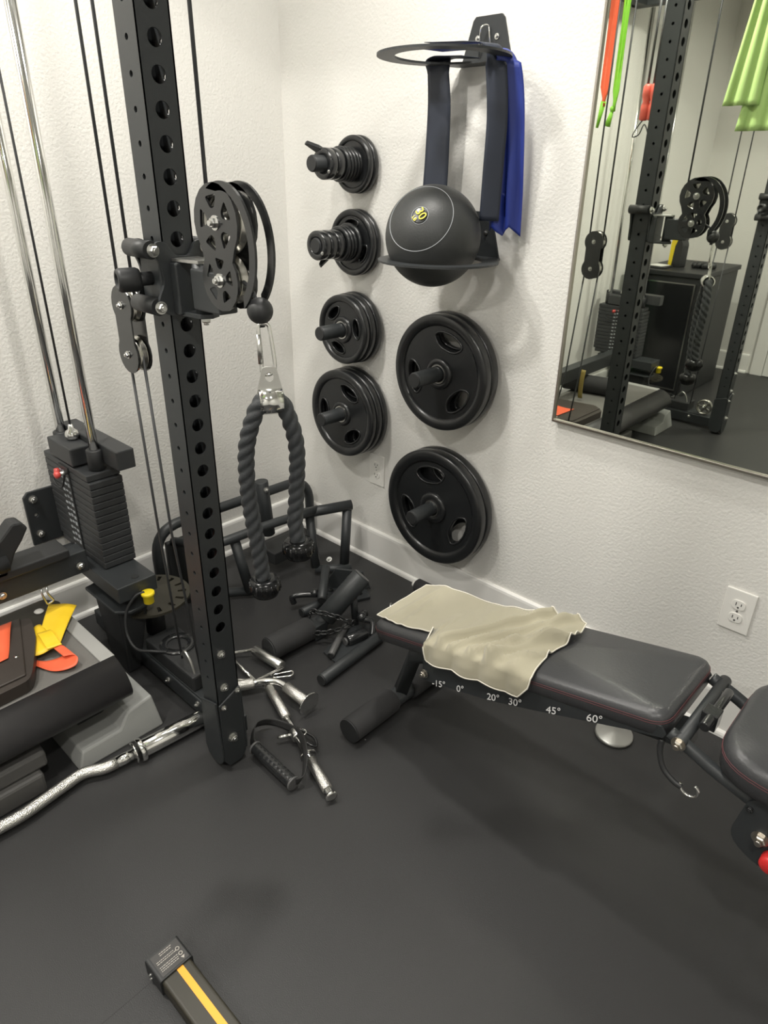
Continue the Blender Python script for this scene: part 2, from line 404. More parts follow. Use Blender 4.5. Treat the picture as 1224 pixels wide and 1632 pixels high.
plate(.373, .613, -.042, .160, .026, 'medium black plate above the corner outlet, middle one of three', (75, 195, 315))
plate(.373, .613, -.070, .159, .028, 'medium black plate above the corner outlet, outermost of three', (65, 185, 305))
# the two upper pegs of the left column: small discs and collars stacked along them
peg(.388, 1.419, .215, 'topmost black wall peg of the left column')
plate(.388, 1.419, -.010, .083, .020, 'small smooth plate on the topmost left peg, one nearest the wall', ())
plate(.388, 1.419, -.032, .082, .020, 'small smooth plate on the topmost left peg, second from the wall', ())
peg(.384, 1.190, .205, 'second black wall peg from the top of the left column')
plate(.384, 1.190, -.010, .102, .020, 'smooth plate on the second left peg from top, one nearest the wall', (60, 180, 300))
plate(.384, 1.190, -.032, .102, .020, 'smooth plate on the second left peg from top, second from the wall', (90, 210, 330))
def smalldisc(x, z, y0, R, T, label):
    t = thing('change_plate', label, 'weight plate', (x, y0, z), 'tiny change plates stacked on the upper pegs')
    k = MB(); k.lathe_closed([(.0265, 0), (R-.004, 0), (R, .003), (R, T-.003), (R-.004, T), (R*.75, T), (R*.70, T-.002), (.0265, T-.002)], (x, y0, z), (0, -1, 0), 48)
    k.build('plate_disc', PLATE, t)
    k = MB(); k.lathe_closed([(.0245, -.0005), (.0290, -.0005), (.0290, T-.001), (.0245, T-.001)], (x, y0, z), (0, -1, 0), 32); k.build('bore_ring', BLKG, t)
def collar(x, z, y0, label, a, lev=True):
    t = thing('barbell_collar', label, 'barbell collar', (x, y0, z), 'black clamp collars on the upper pegs')
    k = MB(); k.lathe_closed([(.0245, 0), (.042, 0), (.044, .004), (.044, .024), (.042, .028), (.0245, .028)], (x, y0, z), (0, -1, 0), 40); k.build('clamp_ring', BLKG, t)
    if lev:
        ca, sa = math.cos(a), math.sin(a); tx, tz = -sa, ca
        k = MB(); k.prism([(0, -.012), (.018, -.012), (.050, .0), (.050, .010), (.012, .014), (0, .012)], [], (x+ca*.036, y0-.018, z+sa*.036), (ca*.6+tx*.3, -.75, sa*.6+tz*.3), (tx, 0, tz), .012)
        k.build('clamp_lever', BLKG, t, .002)
    bolt((x+.030, y0-.028, z-.020), (0, -1, 0), t, .004, 'clamp_screw')
for i, (yy, R) in enumerate(((-.056, .050), (-.070, .050), (-.084, .050), (-.098, .050))):
    smalldisc(.388, 1.419, yy, R, .012, ['tiny black change plate on the topmost left peg, innermost of four', 'tiny black change plate on the topmost left peg, second of four from the wall', 'tiny black change plate on the topmost left peg, third of four from the wall', 'tiny black change plate on the topmost left peg, outermost of four'][i])
collar(.388, 1.419, -.114, 'black clamp collar on topmost left peg, inner one beside the tiny plates', 2.9, False)
collar(.388, 1.419, -.146, 'black clamp collar with raised lever on topmost left peg, outer one', 1.9)
for i, (yy, R) in enumerate(((-.056, .062), (-.070, .054), (-.084, .054), (-.098, .054))):
    smalldisc(.384, 1.190, yy, R, .012, ['tiny black change plate on the second left peg, widest and innermost of four', 'tiny black change plate on the second left peg, second of four from the wall', 'tiny black change plate on the second left peg, third of four from the wall', 'tiny black change plate on the second left peg, outermost of four'][i])
collar(.384, 1.190, -.114, 'black clamp collar on second left peg, inner one beside the tiny plates', -2.2)
collar(.384, 1.190, -.146, 'black clamp collar on second left peg, middle one', -1.8, False)
collar(.384, 1.190, -.176, 'black clamp collar closing the end of the second left peg', 0, False)

# ------------------------------------------------------------------ ball holders, ball and bands
def holder(x, z, label, top, wb, wt):
    t = thing('ball_holder', label, 'wall holder', (x, 0, z), 'ring shaped wall holders')
    k = MB(); k.prism([(x-wb, z), (x+wb, z), (x+wt, top-.008), (x+wt-.008, top), (x-wt+.008, top), (x-wt, top-.008)], [], (0, -.003, 0), (1, 0, 0), (0, 0, 1), .005); k.build('mounting_plate', BLK, t)
    k = MB(); r1, r0 = .165, .122; cy = -.178
    out = [(x+wb, 0.0-.001), (x+wb+.01, -.012)]+[(x+r1*math.cos(a), cy+r1*math.sin(a)) for a in [math.radians(52-284*i/40) for i in range(41)]]+[(x-wb-.01, -.012), (x-wb, -.001)]
    k.prism(out, [circ(r0, 48, x, cy)], (0, 0, z), (1, 0, 0), (0, 1, 0), .005); k.build('ring_shelf', BLK, t)
    for s in (-1, 1): bolt((x+s*.03, -.006, z+(top-z)*.55), (0, -1, 0), t, .005)
    return t
h1 = holder(.843, 1.655, 'black ring holder above the ball, nothing in its ring but blue bands', 1.76, .080, .048)
k = MB(); k.tube(fillet([(.823, -.010, 1.672), (.838, -.030, 1.735), (.848, -.010, 1.74), (.862, -.012, 1.672)], .01, 4), .0022, 8); k.build('wire_hook', CHROME, h1)
h2 = holder(.855, 1.185, 'black ring holder carrying the slam ball, above the large weight plates', 1.305, .080, .045)
BC = V((.836, -.181, 1.245)); BR = .129
ball = thing('slam_ball', 'round black rubber slam ball printed 30 LB in yellow, sitting in ring holder', 'exercise ball', tuple(BC-V((0, 0, BR))))
MB().sphere(BC, BR, 48).build('ball_shell', BALLM, ball)
def ring_on_ball(dirv, ang, r, name, ma):
    a, b, c = frame_of(dirv); k = MB(); ra = BR*math.sin(ang); h = BR*math.cos(ang)
    k.tube([BC+c*h+(a*math.cos(q)+b*math.sin(q))*ra for q in [2*math.pi*i/96 for i in range(96)]], r, 6, True); return k.build(name, ma, ball)
def ball_dir(px, py):
    dd = (fw+r2*((px-612)/1082)-u2*((py-816)/1082)).normalized(); oc = CAM-BC; b = oc.dot(dd); q = b*b-(oc.length_squared-BR*BR)
    return (CAM+dd*(-b-math.sqrt(max(q, 0)))-BC).normalized()
ld = V((.149, -.596, .789)).normalized()
ld = ball_dir(669, 343)
k = MB(); a, b, c = frame_of(ld)
k.lathe([((BR+.0012)*math.sin(q), (BR+.0012)*math.cos(q)) for q in [.165*i/8 for i in range(9)]][::-1], BC, c, 40); k.build('printed_badge', PLATE, ball)
ring_on_ball(ld, .17, .0011, 'badge_rim', GPRINT)
ring_on_ball(ball_dir(664, 338), .74, .0009, 'seam_line', GPRINT)
# text reads rotated: its own upward direction points right-down in the picture
pu = (-r2*.25+u2*.0+ld.cross(r2)*0)
tu = (r2*.88+u2*.42); tu = (tu-c*tu.dot(c)).normalized(); tx = tu.cross(c)
text_mesh('30', .031, basis(BC+c*(BR+.0030)+tu*.004, tx, tu), YEL, ball, 'weight_number', .0006)
text_mesh('LB', .013, basis(BC+c*(BR+.0026)-tu*.0155, tx, tu), YEL, ball, 'unit_print', .0006)

def strap(path, wdir, width, th, ma, name, twist=None):
    P = [V(p) for p in path]; wd = V(wdir).normalized(); rows = []
    for i, p in enumerate(P):
        wv = wd if twist is None else twist(i/(len(P)-1))*(1.35-.35*min(1, i/(len(P)-1)*2))
        rows.append([p+wv*width*(j/6-.5)+V((0, 0, 0)) for j in range(7)])
    return MB().grid(rows, th)
# charcoal band: drapes over the front left of the upper ring, both ends hanging
wd = V((.80, .60, 0))
pathA = spline([(.728, -.052, 1.22), (.730, -.054, 1.32), (.736, -.057, 1.44), (.740, -.062, 1.56), (.737, -.068, 1.635), (.742, -.078, 1.661), (.765, -.085, 1.668), (.80, -.080, 1.667), (.835, -.06, 1.667)], 6)
tb = strap(pathA, V((1, .12, 0)), .066, .0016, NAVY, 'x', lambda u: V((1, .12, 0)).lerp(V((.15, .7, 0)), max(0, min(1, (u-.5)/.2))).normalized()).build('resistance_band', NAVY, None)
tag(tb, 'wide charcoal stretch band hanging from the upper ring down behind the ball', 'resistance band')
# blue band: passes behind, over the ring top and down on the right
wr = V((.75, .66, 0))
pathB = [(.979, -.060, 1.262), (.981, -.064, 1.34), (.984, -.070, 1.45), (.982, -.080, 1.56), (.972, -.092, 1.64), (.955, -.105, 1.668), (.925, -.115, 1.673), (.88, -.13, 1.673), (.835, -.145, 1.673), (.79, -.16, 1.672)]
rows = []
for i, p in enumerate(spline(pathB, 6)):
    z = p.z; f = max(0, min(1, (1.66-z)/.3)); wv = V((.72, .50, 0)).normalized() if z < 1.64 else V((.2, .8, 0)).normalized()
    ww = (.062+.020*f)
    rows.append([p+wv*ww*(j/10-.5)+V((.004*math.sin(j*2.1)*f, -.009*math.sin(j*1.3+z*9)*f, (.012*math.sin(j*1.1) if z < 1.3 else 0))) for j in range(11)])
bb = MB().grid(rows, .0014).build('resistance_band', BLUE)
tag(bb, 'blue stretch band hanging from the right side of the upper ring', 'resistance band')
rows = []
for i, p in enumerate(spline([(.958, -.085, 1.285), (.962, -.090, 1.40), (.968, -.098, 1.52), (.962, -.108, 1.62), (.955, -.120, 1.668), (.925, -.14, 1.676), (.88, -.165, 1.676), (.83, -.19, 1.676)], 6)):
    wv = V((.75, .52, 0)).normalized() if p.z < 1.64 else V((.3, .8, 0)).normalized()
    rows.append([p+wv*.052*(j/6-.5)+V((-.004, -.009, .003)) for j in range(7)])
cb = MB().grid(rows, .0014).build('resistance_band', NAVY)
tag(cb, 'charcoal stretch band on the right of the ring, lying over the blue one', 'resistance band')

# ------------------------------------------------------------------ the cable rack
PX0, PX1, PY0, PY1 = .868, .930, -1.049, -.985
PYC = (PY0+PY1)/2; PXC = (PX0+PX1)/2
rack = thing('cable_rack', 'black steel cable machine and rack with weight stacks and hole-punched uprights', 'gym rack', (.5, -1.73, 0))
def upright():
    zt = 2.215; zb = .10; wx = PX1-PX0; wy = PY1-PY0
    big = [circ(.0135, 18, 0, .436+.05*i) for i in range(35)]
    sm = [circ(.0050, 12, 0, .286+.05*i) for i in range(38)]
    k = MB()
    for x, s in ((PX1, 1), (PX0, -1)):
        k.prism([(-wy/2, zb), (wy/2, zb), (wy/2, zt), (-wy/2, zt)], big, (x-s*.0015, PYC, 0), (0, 1, 0), (0, 0, 1), .003)
    for y, s in ((PY1, 1), (PY0, -1)):
        k.prism([(-wx/2, zb), (wx/2, zb), (wx/2, zt), (-wx/2, zt)], sm, (PXC, y-s*.0015, 0), (1, 0, 0), (0, 0, 1), .003)
    k.build('upright', BLK, rack)
def pulley(c, ax, R, W, parent, name='pulley_wheel', ma=None, spokes=5):
    a, b, _ = frame_of(ax); c = V(c); k = MB()
    k.lathe_closed([(R*.82, -W/2), (R, -W/2), (R, -W*.36), (R*.88, -W*.08), (R*.88, W*.08), (R, W*.36), (R, W/2), (R*.82, W/2)], c, ax, 40)
    k.lathe_closed([(.004, -W/2), (R*.32, -W/2), (R*.32, W/2), (.004, W/2)], c, ax, 20)
    hol = []
    for i in range(spokes):
        q0 = 2*math.pi*i/spokes
        hol.append([(R*.36*math.cos(q0-.3), R*.36*math.sin(q0-.3)), (R*.78*math.cos(q0-.42), R*.78*math.sin(q0-.42)), (R*.80*math.cos(q0), R*.80*math.sin(q0)), (R*.78*math.cos(q0+.42), R*.78*math.sin(q0+.42)), (R*.36*math.cos(q0+.3), R*.36*math.sin(q0+.3))])
    k.prism(circ(R*.84, 40), hol, c, a, b, W*.35)
    return k.build(name, ma or ALU, parent)
def windows(R, n=5, a0=.3, cx=0, cy=0):
    out = []
    for i in range(n):
        q0 = a0+2*math.pi*i/n
        P = [(cx+R*.38*math.cos(q0-.25), cy+R*.38*math.sin(q0-.25)), (cx+R*.74*math.cos(q0-.36), cy+R*.74*math.sin(q0-.36)), (cx+R*.74*math.cos(q0+.36), cy+R*.74*math.sin(q0+.36)), (cx+R*.38*math.cos(q0+.25), cy+R*.38*math.sin(q0+.25))]
        out.append([(p.x, p.y) for p in fillet([(x, y, 0) for x, y in P], R*.09, 3, True)])
    return out
def side():
    """one half of the rack: upright, rear column, rails, stack, carriage, base"""
    upright()
    # foot of the upright: two rounded flanges with a low pulley between
    fl = [(-.034, .205), (.030, .225), (.036, .055), (.034, .034), (.022, .016), (.006, .010), (-.010, .012), (-.028, .024), (-.037, .05)]
    # (profile in x,z round the post axis)
    for y in (PY0-.004, PY1+.004):
        k = MB(); k.prism([(PXC+x*1.05, z) for x, z in fl], [], (0, y, 0), (1, 0, 0), (0, 0, 1), .006); k.build('foot_flange', BLK, rack, .002)
    k = MB(); k.prism([(PY0, .215), (PY0-.001, .03), (PY0+.012, .008), (PY1-.012, .008), (PY1+.001, .03), (PY1, .245)], [], (PX1+.003, 0, 0), (0, 1, 0), (0, 0, 1), .006)
    k.build('foot_plate', BLK, rack, .002)
    k = MB(); k.bb(PX0+.006, PX1-.008, PY0+.006, PY1-.006, .0, .12); k.build('foot_block', BLKM, rack, .012)
    for yy, zz in ((-.020, .262), (-.014, .362)): bolt((PX1+.0005, PYC+yy*.3-.004, zz), (1, 0, 0), rack, .0085)
    for yy, zz in ((-.020, .205), (.023, .236)): bolt((PX1+.006, PYC+yy, zz), (1, 0, 0), rack, .006)
    bolt((PX1+.006, PYC-.004, .098), (1, 0, 0), rack, .010)
    # base beam with bracket and low pulley
    k = MB(); k.bb(.10, PX0+.002, -.990, -.930, .012, .068); k.build('base_beam', BLK, rack, .004)
    for x, z in ((.30, .05), (.565, .045), (.72, .05)): bolt((x, -.990, z), (0, -1, 0), rack, .007)
    k = MB(); k.bb(.44, .70, -.985, -.880, .074, .125); k.build('pulley_box', BLKM, rack, .006)
    k = MB(); k.bb(.20, .78, -.985, -.905, .068, .074); k.build('base_plate', BLK, rack, .002)
    for x, y in ((.28, -.92), (.33, -.965), (.36, -.925), (.40, -.95)): bolt((x, y, .075), (0, 0, 1), rack, .008)
    k = MB(); k.lathe_closed([(.030, 0), (.052, 0), (.052, .004), (.030, .004)], (.535, -.93, .126), (0, 0, 1), 32); k.build('cable_guide', BLKG, rack)
    pulley((.785, -.955, .115), (0, 1, 0), .045, .022, rack, 'low_pulley')
    k = MB(); k.cyl((.785, -.985, .115), (.785, -.925, .115), .007); k.build('low_pulley_axle', STEEL, rack)
    k = MB(); k.tube(spline([(.62, -.965, .155), (.645, -.968, .18), (.67, -.968, .16), (.685, -.968, .12)], 6), .004, 8); k.build('cable_guard', STEEL, rack)
    # rear column, rails
    k = MB(); k.bb(.001, PX0, PY0, PY1, 2.145, 2.212); k.build('top_rail', BLK, rack, .004)
    # weight stack
    k = MB(); k.bb(.095, .455, -1.045, -.925, .285, .335); k.build('stack_beam', BLK, rack, .003)
    k = MB(); k.cyl((.425, -.975, .335), (.425, -.975, .337), .011); k.build('beam_plug', BLKM, rack)
    zb = .338; n = 14; hgt = .0202
    for i in range(n):
        z0 = zb+i*(hgt+.0010); inset = 0 if i else .012
        k = MB(); k.prism([(.045+inset, -1.018), (.335-(.010 if i == n-1 else 0), -1.018), (.335-(.010 if i == n-1 else 0), -.920), (.045+inset, -.920)],
                          [circ(.0105, 14, .295, -.970), circ(.0105, 14, .085, -.970)], (0, 0, z0+hgt/2), (1, 0, 0), (0, 1, 0), hgt)
        k.build('stack_plate', STACKM, rack, .0030)
    zt = zb+n*(hgt+.0010)
    # header block with rod bushings
    k = MB(); k.bb(.05, .40, -.958, -.905, zt+.018, zt+.075); k.bb(.10, .25, -1.02, -.958, zt+.004, zt+.058); k.build('header_block', STACKM, rack, .004)
    for x in (.085, .295):
        k = MB(); k.cyl((x, -.970, zt), (x, -.970, zt+.060), .0235, n=28, ch=.003); k.build('rod_bushing', BLKM, rack)
        k = MB(); k.cyl((x, -.970, .30), (x, -.970, 2.145), .0128, n=28); k.build('guide_rod', CHROME, rack)
    k = MB(); k.lathe([(.0, 0), (.016, .002), (.021, .014), (.016, .026), (.008, .032), (.006, .045), (0, .046)], (.175, -.975, zt+.058), (0, 0, 1), 24); k.build('stack_bolt', CHROME, rack)
    # number strip on the inner face
    k = MB(); k.bb(.150, .210, -1.0215, -1.018, .342, zt-.01); st = k.build('number_strip', BLKM, rack)
    k = MB()
    for i in range(13):
        z = .352+i*.0209
        for q in range(3):
            w_ = .013; x = .153+q*.019; k.bb(x, x+w_, -1.0222, -1.0214, z+(q % 2)*.003, z+.0075+(q*i % 3)*.002)
    k.build('strip_print', GPRINT, st)
    # selector pin with red end, and its wire
    k = MB(); k.cyl((.205, -1.018, .612), (.205, -1.045, .612), .0065, n=16); k.build('selector_pin', STEEL, rack)
    k = MB(); k.lathe([(.004, 0), (.010, .004), (.011, .014), (.007, .018), (0, .019)], (.205, -1.040, .612), (0, -1, 0), 20); k.lathe([(.004, 0), (.010, .004), (.010, .014), (0, .018)], (.155, -1.022, .602), (0, -1, 0), 20); k.build('pin_knob', REDPIN, rack)
    k = MB(); k.tube(spline([(.205, -1.03, .606), (.19, -1.035, .57), (.15, -1.03, .55), (.11, -1.028, .555), (.10, -1.024, .575)], 6), .003, 8); k.build('pin_lanyard', BLKM, rack)
    # cables
    def cab(pts, r=.0034): MB().tube(pts, r, 8).build('cable', CABLE, rack)
    cab([(.175, -.975, zt+.095), (.175, -.975, 2.145)])
    bx, bz1, bz2 = .712, 1.145, 1.043
    cab([(bx-.030, -1.017, bz1), (bx-.030, -1.017, 2.145)]); cab([(bx+.030, -1.017, bz1), (bx+.030, -1.017, 2.145)])
    cab([(bx-.030, -1.017, bz2), (bx-.030-.02, -1.00, .6), (.60, -.955, .125)]); cab([(bx+.030, -1.017, bz2), (bx+.015, -1.00, .6), (.70, -.955, .12)])
    # travelling double-pulley block
    for y in (-1.032, -1.002):
        k = MB(); k.prism(stadium(.040, .040, bz1-bz2), [], (bx, y, bz1), (1, 0, 0), (0, 0, 1), .003); pb = k.build('block_plate', BLKG, rack)
    for z in (bz1, bz2):
        pulley((bx, -1.017, z), (0, 1, 0), .037, .020, rack, 'block_pulley')
        bolt((bx, -1.034, z), (0, -1, 0), rack, .006); bolt((bx, -1.000, z), (0, 1, 0), rack, .006)
    # height-adjustable carriage on the upright
    zc = 1.224
    cx = PX1+.010
    P = [(-.058, .046), (-.048, .062), (-.030, .060), (-.014, .036), (.016, .034), (.028, .058), (.044, .062), (.054, .046), (.044, .028), (.036, -.004), (.033, -.062), (-.032, -.068), (-.046, -.060), (-.058, -.046), (-.052, -.030), (-.040, -.010), (-.044, .02)]
    P = [(p.x, p.y) for p in fillet([(x, y, 0) for x, y in P], .010, 3, True)]
    for x in (PX1+.006, PX0-.006):
        k = MB(); k.prism(P, [], (x, PYC, zc), (0, 1, 0), (0, 0, 1), .007); k.build('carriage_plate', BLK, rack, .0015)
    for y, z in ((PY0-.024, .047), (PY0-.022, -.050), (PY1+.018, .048)):
        k = MB(); k.cyl((PX0-.010, y, zc+z), (PX1+.003, y, zc+z), .0155, n=24); k.build('roller', BLKM, rack)
        bolt((PX1+.0095, y, zc+z), (1, 0, 0), rack, .0085)
    k = MB(); k.bb(PX0-.002, PX1+.002, PY0-.012, PY0-.002, zc-.055, zc+.035); k.bb(PX1+.0095, PX1+.030, PY0+.004, PY1+.004, zc-.064, zc+.026); k.build('carriage_body', BLK, rack, .003)
    k = MB(); k.cyl((PXC, PY0-.012, zc-.004), (PXC, PY0-.044, zc-.004), .012, n=20); k.lathe([(.018, 0), (.021, .006), (.021, .034), (.018, .040), (.012, .040), (.012, .034), (0, .034)], (PXC-.001, PY0-.034, zc-.004), (-.25, -1, 0), 28); k.build('pop_pin_knob', BLKM, rack)
    # swivel arm
    hx = PX1+.068
    k = MB(); k.prism([(PX1+.012, -.028), (hx+.008, -.016), (hx+.014, 0), (hx+.008, .016), (PX1+.012, .028)], [], (0, PYC+.004, zc+.030), (1, 0, 0), (0, 1, 0), .006); k.build('arm_plate', STEEL, rack, .001)
    k = MB(); k.prism([(PX1+.012, -.028), (hx+.008, -.020), (hx+.018, 0), (hx+.008, .020), (PX1+.012, .028)], [], (0, PYC+.004, zc-.062), (1, 0, 0), (0, 1, 0), .008); k.build('arm_plate', BLK, rack, .001)
    k = MB(); k.cyl((hx-.004, PYC+.002, zc-.066), (hx-.004, PYC+.002, zc+.027), .016, n=28); k.build('swivel_barrel', BLK, rack)
    bolt((hx-.004, PYC+.002, zc-.066), (0, 0, -1), rack, .009)
    # pulley head: two figure-eight cheeks, two wheels, guard ring
    px, pz1, pz2 = 1.082, 1.322, 1.233; yn, yf = PYC-.018, PYC+.018
    def cheek(y, nm, guard):
        R1, R2 = .060, .050
        out = stadium(R1, R2, pz1-pz2+.0)
        k = MB(); k.prism(out, windows(R1, 5, .5)+windows(R2, 5, .2, 0, -(pz1-pz2))+[], (px, y, pz1), (1, 0, 0), (0, 0, 1), .0045); return k.build(nm, BLKG, rack)
    cheek(yn, 'pulley_cheek', False); cheek(yf, 'pulley_cheek', True)
    k = MB()   # crescent-shaped guard loop of the cheeks towards the user
    for y in (yn, yf):
        oc = [(px+.020+.094*math.cos(q)*.86, pz1-.040+.102*math.sin(q)) for q in [math.radians(118-176*i/30) for i in range(31)]]
        ic = [(px+.020+.078*math.cos(q)*.84, pz1-.040+.088*math.sin(q)) for q in [math.radians(-50+150*i/26) for i in range(27)]]
        k.prism(oc+ic, [], (0, y, 0), (1, 0, 0), (0, 0, 1), .0045)
    k.build('pulley_guard', BLKG, rack)
    k = MB(); k.bb(hx-.008, px-.010, yn-.001, yf+.001, zc-.050, zc+.020); k.build('head_bracket', BLK, rack, .003)
    for z, R in ((pz1, .049), (pz2, .040)):
        pulley((px, PYC, z), (0, 1, 0), R, .024, rack, 'pulley_wheel')
        bolt((px, yn-.002, z), (0, -1, 0), rack, .0085); bolt((px, yf+.002, z), (0, 1, 0), rack, .0085)
    cab([(px-.046, PYC, pz1+.01), (px-.046, PYC, 2.145)])
    cab(spline([(px+.038, PYC, pz2), (px+.060, PYC, 1.222), (px+.072, PYC, 1.200)], 4))
    # flanged pedestal and slotted disc under the stack beam
    k = MB(); k.prism([(.245, -1.055), (.430, -1.055), (.460, -1.02), (.455, -.97), (.43, -.94), (.25, -.94), (.23, -.98)], [], (0, 0, .247), (1, 0, 0), (0, 1, 0), .010); k.build('pedestal_flange', BLK, rack, .003)
    k = MB(); k.add([(.265, -1.04, .242), (.425, -1.04, .242), (.425, -.945, .242), (.265, -.945, .242), (.300, -1.035, 0), (.405, -1.035, 0), (.405, -.995, 0), (.300, -.995, 0)], [(0, 1, 2, 3), (7, 6, 5, 4), (0, 4, 5, 1), (1, 5, 6, 2), (2, 6, 7, 3), (3, 7, 4, 0)]); k.build('pedestal', BLKM, rack, .006)
    k = MB(); cxy = (.36, -.905)
    slots = [[(cxy[0]+r*math.cos(a+s*.05), cxy[1]+r*math.sin(a+s*.05)) for r, s in ((.080, -1), (.080, 1), (.106, 1.2), (.106, -1.2))] for a in [math.radians(25*i-40) for i in range(9)]]
    k.prism(circ(.118, 48, *cxy), slots, (0, 0, .205), (1, 0, 0), (0, 1, 0), .008); k.build('slotted_disc', OLIVE, rack)
    k = MB(); k.cyl((cxy[0], cxy[1], .074), (cxy[0], cxy[1], .201), .03, n=24); k.build('disc_post', BLKM, rack)
    k = MB(); k.lathe([(.013, 0), (.015, .002), (.015, .026), (.019, .028), (.019, .036), (.015, .037), (0, .037)], (.475, -.968, .265), (0, 0, 1), 28); k.build('pin_cap', YELC, rack)
    k = MB(); k.cyl((.440, -.968, .287), (.468, -.968, .287), .006); k.build('cap_stub', BLKM, rack)
    k = MB(); k.tube(spline([(.470, -.975, .302), (.462, -1.0, .296), (.452, -1.03, .25), (.465, -1.045, .19), (.50, -1.04, .15), (.52, -1.0, .13), (.55, -.975, .13)], 8), .0042, 8); k.build('safety_lanyard', BLKM, rack)

side()
XF = lambda q: V((q.x, -3.46-q.y, q.z))
side()
XF = None
# cross members between both sides
def cross(x0, x1, z0, z1, name='cross_beam'):
    k = MB(); k.bb(x0, x1, -3.46-PY0+.001, PY0-.001, z0, z1); return k.build(name, BLK, rack, .003)
cross(.035, .087, 2.145, 2.212)
k = MB(); k.cyl((.43, -3.46-PY0, 2.16), (.43, PY0, 2.16), .016, n=20); k.build('pull_up_bar', BLK, rack)
k = MB(); k.cyl((.86, -3.46-PY0, 2.18), (.86, PY0, 2.18), .016, n=20); k.build('pull_up_bar', BLK, rack)
cross(.24, .30, .335, .405)
k = MB(); k.bb(.302, .312, -2.3, -1.16, .352, .362); k.bb(.302, .309, -2.3, -1.30, .378, .386); k.build('beam_strip', STEEL, rack, .002) if False else None
k = MB(); k.bb(.225, .315, -1.42, -1.10, .406, .432); k.build('sliding_rail', BLKM, rack, .004)
k = MB(); k.prism([(y+.035, z+.005) for y, z in [(-1.375, .41), (-1.30, .41), (-1.27, .47), (-1.245, .50), (-1.225, .53), (-1.240, .552), (-1.262, .555), (-1.30, .52), (-1.35, .48), (-1.40, .47)]], [], (.29, 0, 0), (0, 1, 0), (0, 0, 1), .05); k.build('bar_hook', BLKM, rack, .006)
k = MB(); k.cyl((.31, -1.42, .46), (.31, -1.26, .455), .024, n=20); k.build('bar_rest', BLKM, rack)
k = MB(); k.prism([(-1.095, .32), (-.95, .32), (-.95, .50), (-1.08, .50), (-1.095, .485)], [circ(.006, 12, -1.068, .42)], (.006, 0, 0), (0, 1, 0), (0, 0, 1), .010); k.build('gusset_plate', BLK, rack, .002)
for y, z in ((-1.068, .475), (-1.068, .355)): bolt((.011, y, z), (1, 0, 0), rack, .010)
bolt((.302, -1.075, .362), (1, 0, 0), rack, .009); bolt((.302, -1.29, .30+.06), (1, 0, 0), rack, .008)
k = MB(); k.tube(fillet([(.295, -1.175, .335), (.300, -1.178, .315), (.300, -1.165, .285), (.300, -1.185, .28), (.300, -1.192, .315), (.295, -1.19, .335)], .006, 4), .003, 8); k.build('spring_clip', STEEL, rack)

# ------------------------------------------------------------------ rope attachment hanging from the carriage
bs = V((1.160, -1.017, 1.192))
k = MB(); k.sphere(bs, .0215, 20); k.cyl(bs+V((0, 0, -.026)), bs+V((0, 0, -.015)), .007)
tag(k.build('cable_stop_ball', BLKM), 'black rubber stopper ball at the end of the pulley cable', 'cable stop')
def carabiner(p, d, u, L, W, r, label, name='carabiner', gate=True):
    p = V(p); d = V(d).normalized(); u = V(u).normalized()
    pts = [p+d*a*L+u*b*W for a, b in ((0, 0), (.02, .35), (.18, .48), (.8, .62), (.95, .4), (1, 0), (.95, -.4), (.8, -.42), (.18, -.40), (.02, -.32))]
    t = thing(name, label, 'carabiner', tuple(p))
    MB().tube(spline(pts, 5, True), r, 10, True).build('hook_body', CHROME, t)
    if gate:
        k = MB(); k.cyl(p+d*L*.2-u*W*.40, p+d*L*.78-u*W*.43, r*1.25, n=12); k.build('gate', STEEL, t)
    return t
carabiner((1.165, -1.017, 1.172), (.06, 0, -1), (.5, .86, 0), .085, .022, .0036, 'chrome spring carabiner between the stopper ball and the rope head')
rope = thing('triceps_rope', 'black twisted rope attachment hanging in two strands from the pulley', 'rope attachment', (1.176, -1.017, 1.03))
hp = V((1.174, -1.017, 1.040)); sd = V((.51, .86, 0))
k = MB()   # rope head: tapered steel shackle with an eye
W2 = [(-.012, .062), (.012, .062), (.017, .040), (.024, .010), (.026, -.012), (.016, -.022), (-.016, -.022), (-.026, -.012), (-.024, .010), (-.017, .040)]
k.prism([(p.x, p.y) for p in fillet([(x, y, 0) for x, y in W2], .006, 3, True)], [circ(.0075, 16, 0, .044)], hp, sd, (0, 0, 1), .004); k.build('rope_bracket', STEEL, rope, .001)
k = MB(); k.lathe_closed([(.0175, -.020), (.0220, -.020), (.0220, .020), (.0175, .020)], hp+V((0, 0, .002)), sd, 32); k.build('rope_ferrule', CHROME, rope)
def rtw(t, L, i): return .0152*(.80+.22*abs(math.cos(1.5*(t-L*95))))
topc = hp+V((0, 0, .002))
ropepts = spline([(1.162, -1.050, .672), (1.156, -1.054, .76), (1.148, -1.060, .86), (1.148, -1.058, .95), (1.158, -1.046, 1.010), topc-sd*.014, topc+sd*.014, (1.190, -.992, 1.010), (1.196, -.982, .95), (1.192, -.984, .86), (1.192, -.990, .80), (1.200, -.990, .745)], 30)
MB().tube(ropepts, .015, 24, rfun=rtw).build('twisted_rope', ROPE, rope)
def endcap(p, d):
    k = MB(); k.lathe([(.018, 0), (.026, .001), (.030, .010), (.030, .022), (.024, .036), (.012, .042), (0, .043)], p, d, 36)
    a, b, c = frame_of(d); P_ = V(p)
    for i in range(18):
        q = 2*math.pi*i/18; e = a*math.cos(q)+b*math.sin(q); k.cyl(P_+e*.0285+c*.006, P_+e*.0295+c*.024, .0022, n=8); k.build('end_knob', BLKG, rope)
endcap((1.163, -1.050, .690), (.05, 0, -1)); endcap((1.198, -.990, .765), (.03, 0, -1))

